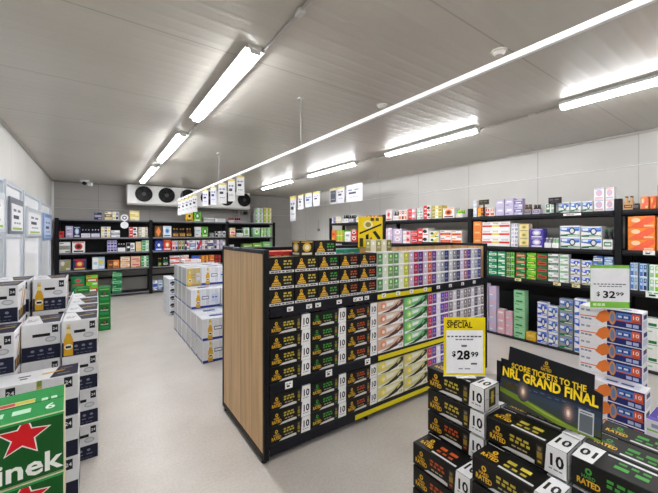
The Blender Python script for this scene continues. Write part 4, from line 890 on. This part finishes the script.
tag(hs, 'yellow and black promotional sign above the island shelf packs', 'sign')

# ------------------------------------------------------------------ case stacks behind the island (open aisle)
GB = 'beer cases stacked behind the island shelf'
def apile(k, x, y, lo, hi, n, where):
    for t in range(lo, hi): put(k, x, y, .001+t*.2755, 0, f"{k.desc}, {tier(t, n)} {where}", GB, .02)
for nm, y, n in (('nearest row', 4.35, 2), ('second row', 4.66, 2), ('third row', 4.97, 3), ('fourth row', 5.28, 4), ('fifth row', 5.59, 4), ('sixth row', 5.9, 4)):
    lo_n = min(n, 3) if n < 4 else 2
    apile(BLUE_CASE, 1.25, y, 0, lo_n, n, f"in {nm} beside the open aisle")
    apile(BLUE_CASE, 1.66, y, 0, lo_n+(1 if n == 2 else 0), 4 if n == 4 else lo_n+(1 if n == 2 else 0), f"in {nm} of the inner file, island back")
    if n == 4:
        apile(GOLD_CASE, 1.155, y, 2, 4, 4, f"in {nm} beside the open aisle")
        apile(BLUE_CASE, 1.467, y, 2, 4, 4, f"in {nm} next to the golden cases")
for j, (y, n) in enumerate(((7.15, 5), (7.38, 5), (7.6, 5))):
    stack(ARCH, 1.2, y, 0, n, 0, f"in {ORD[j]} pile deep in the aisle", 'arch-printed cases deep in the aisle')
k = goods('band', .3, .16, cc('wh', 'red', 'ora'), 'white case with red band', .25)
for j, (x, y) in enumerate(((1.42, 6.5),)):
    stack(k, x, y, 0, 7, 0, f"in the tall pile before the end racks", 'red-banded cases')

# ------------------------------------------------------------------ left stacks
GL = 'navy and white cases stacked by the windows'
def lstack(xr, y, n, bot, where, xw=.203):
    """XR: edge toward the aisle, Y: front"""
    for t in range(n):
        k = CASE_B if (bot and (t % 2 == bot % 2 or t == n-1)) else CASE_P
        put(k, xr-xw/2, y+.145, .001+t*.25, 0, f"{k.desc}, {tier(t, n)} {where}", GL, .012)
CASE_L = wide_case()
for t in range(3): put(CASE_L, -.3, 2.635, .001+t*.25, 0, f"wide navy and white case, {tier(t, 3)} in the low front stack", GL, .01)
lstack(-.418, 2.76, 4, 0, 'in inner stack behind the wide cases')
lstack(-.632, 2.78, 4, 1, 'in window stack behind the wide cases')
lstack(0, 2.90, 4, 1, 'in aisle stack of the second row')
lstack(-.21, 2.92, 4, 0, 'in inner stack of the second row')
lstack(-.446, 3.07, 5, 0, 'in window stack of the second row')
lstack(0, 3.23, 4, 0, 'in aisle stack of the third row')
lstack(-.21, 3.38, 5, 1, 'in inner stack of the third row')
lstack(-.43, 3.4, 5, 0, 'in window stack of the third row')
lstack(0, 3.56, 4, 0, 'in aisle stack of the fourth row')
lstack(-.21, 3.72, 4, 0, 'in inner stack of the fourth row')
lstack(-.42, 3.74, 4, 1, 'in window stack of the fourth row')
lstack(0, 3.9, 4, 1, 'in aisle stack of the fifth row')
lstack(-.21, 4.06, 4, 0, 'in inner stack of the fifth row')
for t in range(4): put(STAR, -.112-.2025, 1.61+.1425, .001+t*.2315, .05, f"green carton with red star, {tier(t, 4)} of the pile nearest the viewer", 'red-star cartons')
stack(GREEN_CASE, .09, 6.75, 0, 3, 0, 'in slim aisle stack beyond the navy cases', 'dark green cartons in the aisle')
stack(GREEN_CASE, -.2, 6.9, 0, 3, 0, 'in inner stack beyond the navy cases', 'dark green cartons in the aisle')
# posters on the window frames
def poster(y0, y1, z0, z1, fr, label, bl=(236, 236, 238), foot=(150, 190, 90)):
    t = empty('promotional_poster', (XL+.052, (y0+y1)/2, z0), math.pi/2); w = y1-y0; h = z1-z0
    m1 = MB(); m1.box(-w/2, w/2, -.02, 0, 0, h, fr, 'white_metal', .003); m1.build('poster_frame', t)
    m2 = MB(); m2.box(-w/2+.07, w/2-.07, -.0235, -.0205, .04, h-.08, bl, 'paper'); a = Art(m2, 'front', w, .047, h, 'paper')
    a.dashes(.2*w, .62*h, .8*w, .07*h, (120, 124, 140), 2, 3); a.dashes(.2*w, .42*h, .8*w, .1*h, (70, 74, 96), 1, 4); a.dashes(.24*w, .28*h, .76*w, .05*h, (150, 154, 170), 3, 5); a.rect(.14*w, .12*h, .86*w, .18*h, foot)
    m2.build('poster_sheet', t); tag(t, label, 'poster', 'posters on the windows')
poster(4.3, 5.2, 1.62, 2.06, (206, 212, 222), 'pale-framed poster on the window nearest the viewer')
poster(5.47, 6.33, 1.6, 2.06, (120, 126, 136), 'grey-framed white poster on the second window')
poster(6.68, 8.1, 1.56, 2.02, (206, 212, 218), 'pale wide poster with green foot on the third window')
poster(8.5, 9.8, 1.48, 2.02, (130, 160, 212), 'blue-framed poster on the window beside the end rack', (196, 212, 240), (110, 150, 210))

# ------------------------------------------------------------------ foreground promotion, long faces toward the aisle (-X)
NG = 'black ten-can cartons of the front display'
RZ = -math.pi/2
def fstack(flv, xf, y0, n, where, rz=RZ):
    for t in range(n):
        k = TEN[flv[t % len(flv)]]
        put(k, xf+.0675, y0+.17, .001+t*.1227, rz, f"{k.desc}, {tier(t, n)} {where}", NG, .008)
fstack(['gold', 'gold', 'gold', 'gold', 'orange', 'gold', 'gold'], 1.53, .872, 7, 'in tall stack under the special price sign')
fstack(['orange'], 1.39, .86, 4, 'in low stack before the tall one')
fstack(['gold'], 1.53, .528, 6, 'in stack before the wide promotional board')
fstack(['gold'], 1.388, .515, 5, 'in front step of the wide board stacks')
fstack(['green'], 1.535, .183, 6, 'in stack nearest the viewer beside the board', RZ+math.pi)
fstack(['gold'], 1.678, .872, 6, 'in rear stack behind the tall one')
fstack(['gold'], 1.678, .528, 6, 'in rear stack carrying the wide board')
fstack(['green'], 1.68, .183, 6, 'in rear stack nearest the viewer')
fstack(['green'], 1.825, .183, 6, 'in third-file stack nearest the viewer')
fstack(['gold'], 1.825, .528, 6, 'in third-file stack behind the wide board')
# wide promotional board
bd = empty('promotional_board', (1.69, .677, .745), RZ)
w, h = .42, .285
mb = MB(); pts = [(-w/2, 0), (w/2, 0), (w/2, .19), (w/2-.03, .2), (w/2-.03, .262), (-w/2+.04, .285), (-w/2+.036, .215), (-w/2, .215)]
for y, rv in ((-.004, False), (.004, True)):
    q = [(x, y, z) for x, z in pts]; mb.face(q[::-1] if rv else q, (13, 15, 24))
for i in range(len(pts)):
    p, q = pts[i], pts[(i+1) % len(pts)]; mb.face([(p[0], .004, p[1]), (q[0], .004, q[1]), (q[0], -.004, q[1]), (p[0], -.004, p[1])], (13, 15, 24))
a = Art(mb, 'front', w, .008, h)
for i, (v0, v1, c_) in enumerate(((.06, .14, (64, 74, 52)), (.14, .24, (58, 68, 74)), (.24, .33, (56, 68, 86)), (.33, .42, (44, 57, 78)), (.42, .5, (28, 36, 52)))): a.rel(.004, v0, .996, v1, c_); a.k -= 1
a.k += 1
for i in range(12): a.rel(.1+.07*i, .36+.012*(i % 3), .14+.07*i, .375+.012*(i % 3), (84, 104, 132)); a.k -= 1
a.k += 1
a.rpoly([(.004, .26), (.3, .2), (.72, .07), (.996, .03), (.996, .004), (.62, .004), (.3, .1), (.004, .18)], (120, 146, 44)); a.rpoly([(.2, .2), (.5, .12), (.72, .05), (.5, .08)], (160, 186, 70)); a.rpoly([(.004, .18), (.3, .1), (.62, .004), (.004, .004)], (66, 70, 62))
for u, v in ((.27, .31), (.72, .24)):
    for ru, rv, c_ in ((.03, .048, (70, 70, 82)), (.023, .039, (98, 86, 90)), (.016, .029, (150, 122, 112)), (.009, .018, (216, 184, 168)), (.004, .01, (252, 240, 230))): a.ell(u*w, v*h, ru, rv, c_, 14)
for i in range(4): a.ell((.06+.04*i)*w, .33*h, .009, .02, (70, 60, 34), 8); a.k -= 1
a.k += 1
a.text('SCORE TICKETS TO THE', .5*w, .64*h, .026, (232, 196, 30), 'c', .31, .03)
a.text('NRL GRAND FINAL', .5*w, .475*h, .042, (246, 214, 34), 'c', .395, .035)
emblem(a, .5*w, .765*h, .042, (200, 160, 50))
a.rel(.81, .04, .94, .37, (196, 200, 204)); a.rel(.82, .055, .93, .31, (96, 104, 110)); a.rel(.825, .33, .92, .345, (90, 96, 102))
mb.build('board', bd).rotation_euler.x = -.1
mb = MB()
mb.box(-w/2-.018, -w/2+.004, .006, .012, .002, .2, (16, 18, 28), 'card', .001); mb.build('side_wing', bd)
mb = MB(); mb.box(-.1, .1, .012, .05, .001, .004, (30, 32, 42), 'card'); mb.build('foot_flap', bd)
tag(bd, 'wide black promotional board with yellow lettering on black cartons', 'sign')
# special price sign
def price_sign(loc, rz, w, h, frame, label, kind_):
    t = empty('price_sign', loc, rz)
    m1 = MB(); m1.box(-w/2, w/2, -.002, .002, .004, h, frame, 'paper', .0006)
    a = Art(m1, 'front', w, .004, h, 'paper')
    if kind_ == 'special':
        a.rel(.06, .05, .94, .78, (236, 237, 242)); a.text('SPECIAL', .05*w+.004, .825*h, .03, (20, 18, 10), 'l', .62*w, .025); a.dashes(.08*w, .93*h, .6*w, .008, (120, 104, 20), 3, 3)
        a.dashes(.08*w, .665*h, .92*w, .007, (80, 80, 90), 9, 4); a.dashes(.28*w, .615*h, .72*w, .006, (100, 100, 110), 5, 5); a.dashes(.42*w, .5*h, .58*w, .01, (100, 100, 110), 1, 6)
        a.text('$', .24*w, .34*h, .026, BLK, 'c', None, .03); a.text('28', .47*w, .29*h, .044, BLK, 'c', .31*w, .035); a.text('99', .74*w, .335*h, .024, BLK, 'c', .18*w, .03)
        a.dashes(.65*w, .2*h, .86*w, .008, (70, 70, 80), 1, 7); a.dashes(.35*w, .12*h, .65*w, .006, (150, 150, 160), 2, 8)
    else:
        a.rel(.0, .16, 1, .93, (236, 237, 242)); a.dashes(.08*w, .55*h, .92*w, .007, (80, 80, 90), 9, 4); a.dashes(.22*w, .5*h, .82*w, .006, (100, 100, 110), 6, 5)
        a.text('$', .2*w, .29*h, .03, BLK, 'c', None, .02); a.text('32', .48*w, .25*h, .046, BLK, 'c', .32*w, .03); a.text('99', .75*w, .3*h, .024, BLK, 'c', .2*w, .02)
        a.dashes(.06*w, .06*h, .4*w, .06*h, (206, 232, 180), 3, 6)
    m1.build('sign_card', t)
    m2 = MB(); m2.box(-w/2-.004, w/2+.004, -.006, -.0045, 0, .006, (220, 224, 226), 'film'); m2.box(-.05, .05, -.03, .04, 0, .003, (226, 226, 230), 'film', .001); m2.build('sign_holder', t)
    tag(t, label, 'price sign')
price_sign((1.563, 1.003, .861), -.62, .215, .305, (226, 204, 20), 'yellow-bordered special price sign on the tall black carton stack', 'special')

# ------------------------------------------------------------------ blue and orange stack, violet cartons
SG = 'blue and orange ten-can cartons'
def sstack(xf, y0, n, where, h=.1187):
    for t in range(n): put(SELT, xf+.07, y0+.177, .001+t*h, RZ, f"{SELT.desc}, {tier(t, n)} {where}", SG, .008)
sstack(2.97, .603, 9, 'in rear stack under the green-bordered sign')
sstack(2.825, .56, 5, 'in front stack before the green-bordered sign')
price_sign((2.97, .775, 1.0715), -.75, .25, .308, (126, 190, 70), 'green-bordered white price sign on the blue carton stack', 'green')
for t in range(5): put(VIOLET, 2.42, .29, .001+t*.13, RZ, f"violet and white can carton, {tier(t, 5)} in stack at the frame's edge", 'violet and white cartons', .01)
for t in range(4): put(VIOLET, 2.65, .3, .001+t*.13, RZ, f"violet and white can carton, {tier(t, 4)} in the stack behind the first", 'violet and white cartons', .01)

# ------------------------------------------------------------------ world, camera
wd = bpy.data.worlds.new('world'); sc.world = wd; wd.use_nodes = True
wd.node_tree.nodes['Background'].inputs[0].default_value = (1, 1, 1, 1); wd.node_tree.nodes['Background'].inputs[1].default_value = .05
cam = bpy.data.cameras.new('camera'); co = bpy.data.objects.new('camera', cam); COL.objects.link(co)
co.location = (0, 0, H); co.rotation_euler = (math.pi/2, 0, -TH)
cam.sensor_width = 36; cam.lens = F/658*36; cam.shift_y = -12.5/658; cam.clip_start = .02
sc.camera = co
sc.view_settings.view_transform = 'Standard'; sc.view_settings.look = 'None'; sc.view_settings.exposure = 1.0
sc.cycles.max_bounces = 8; sc.cycles.diffuse_bounces = 5
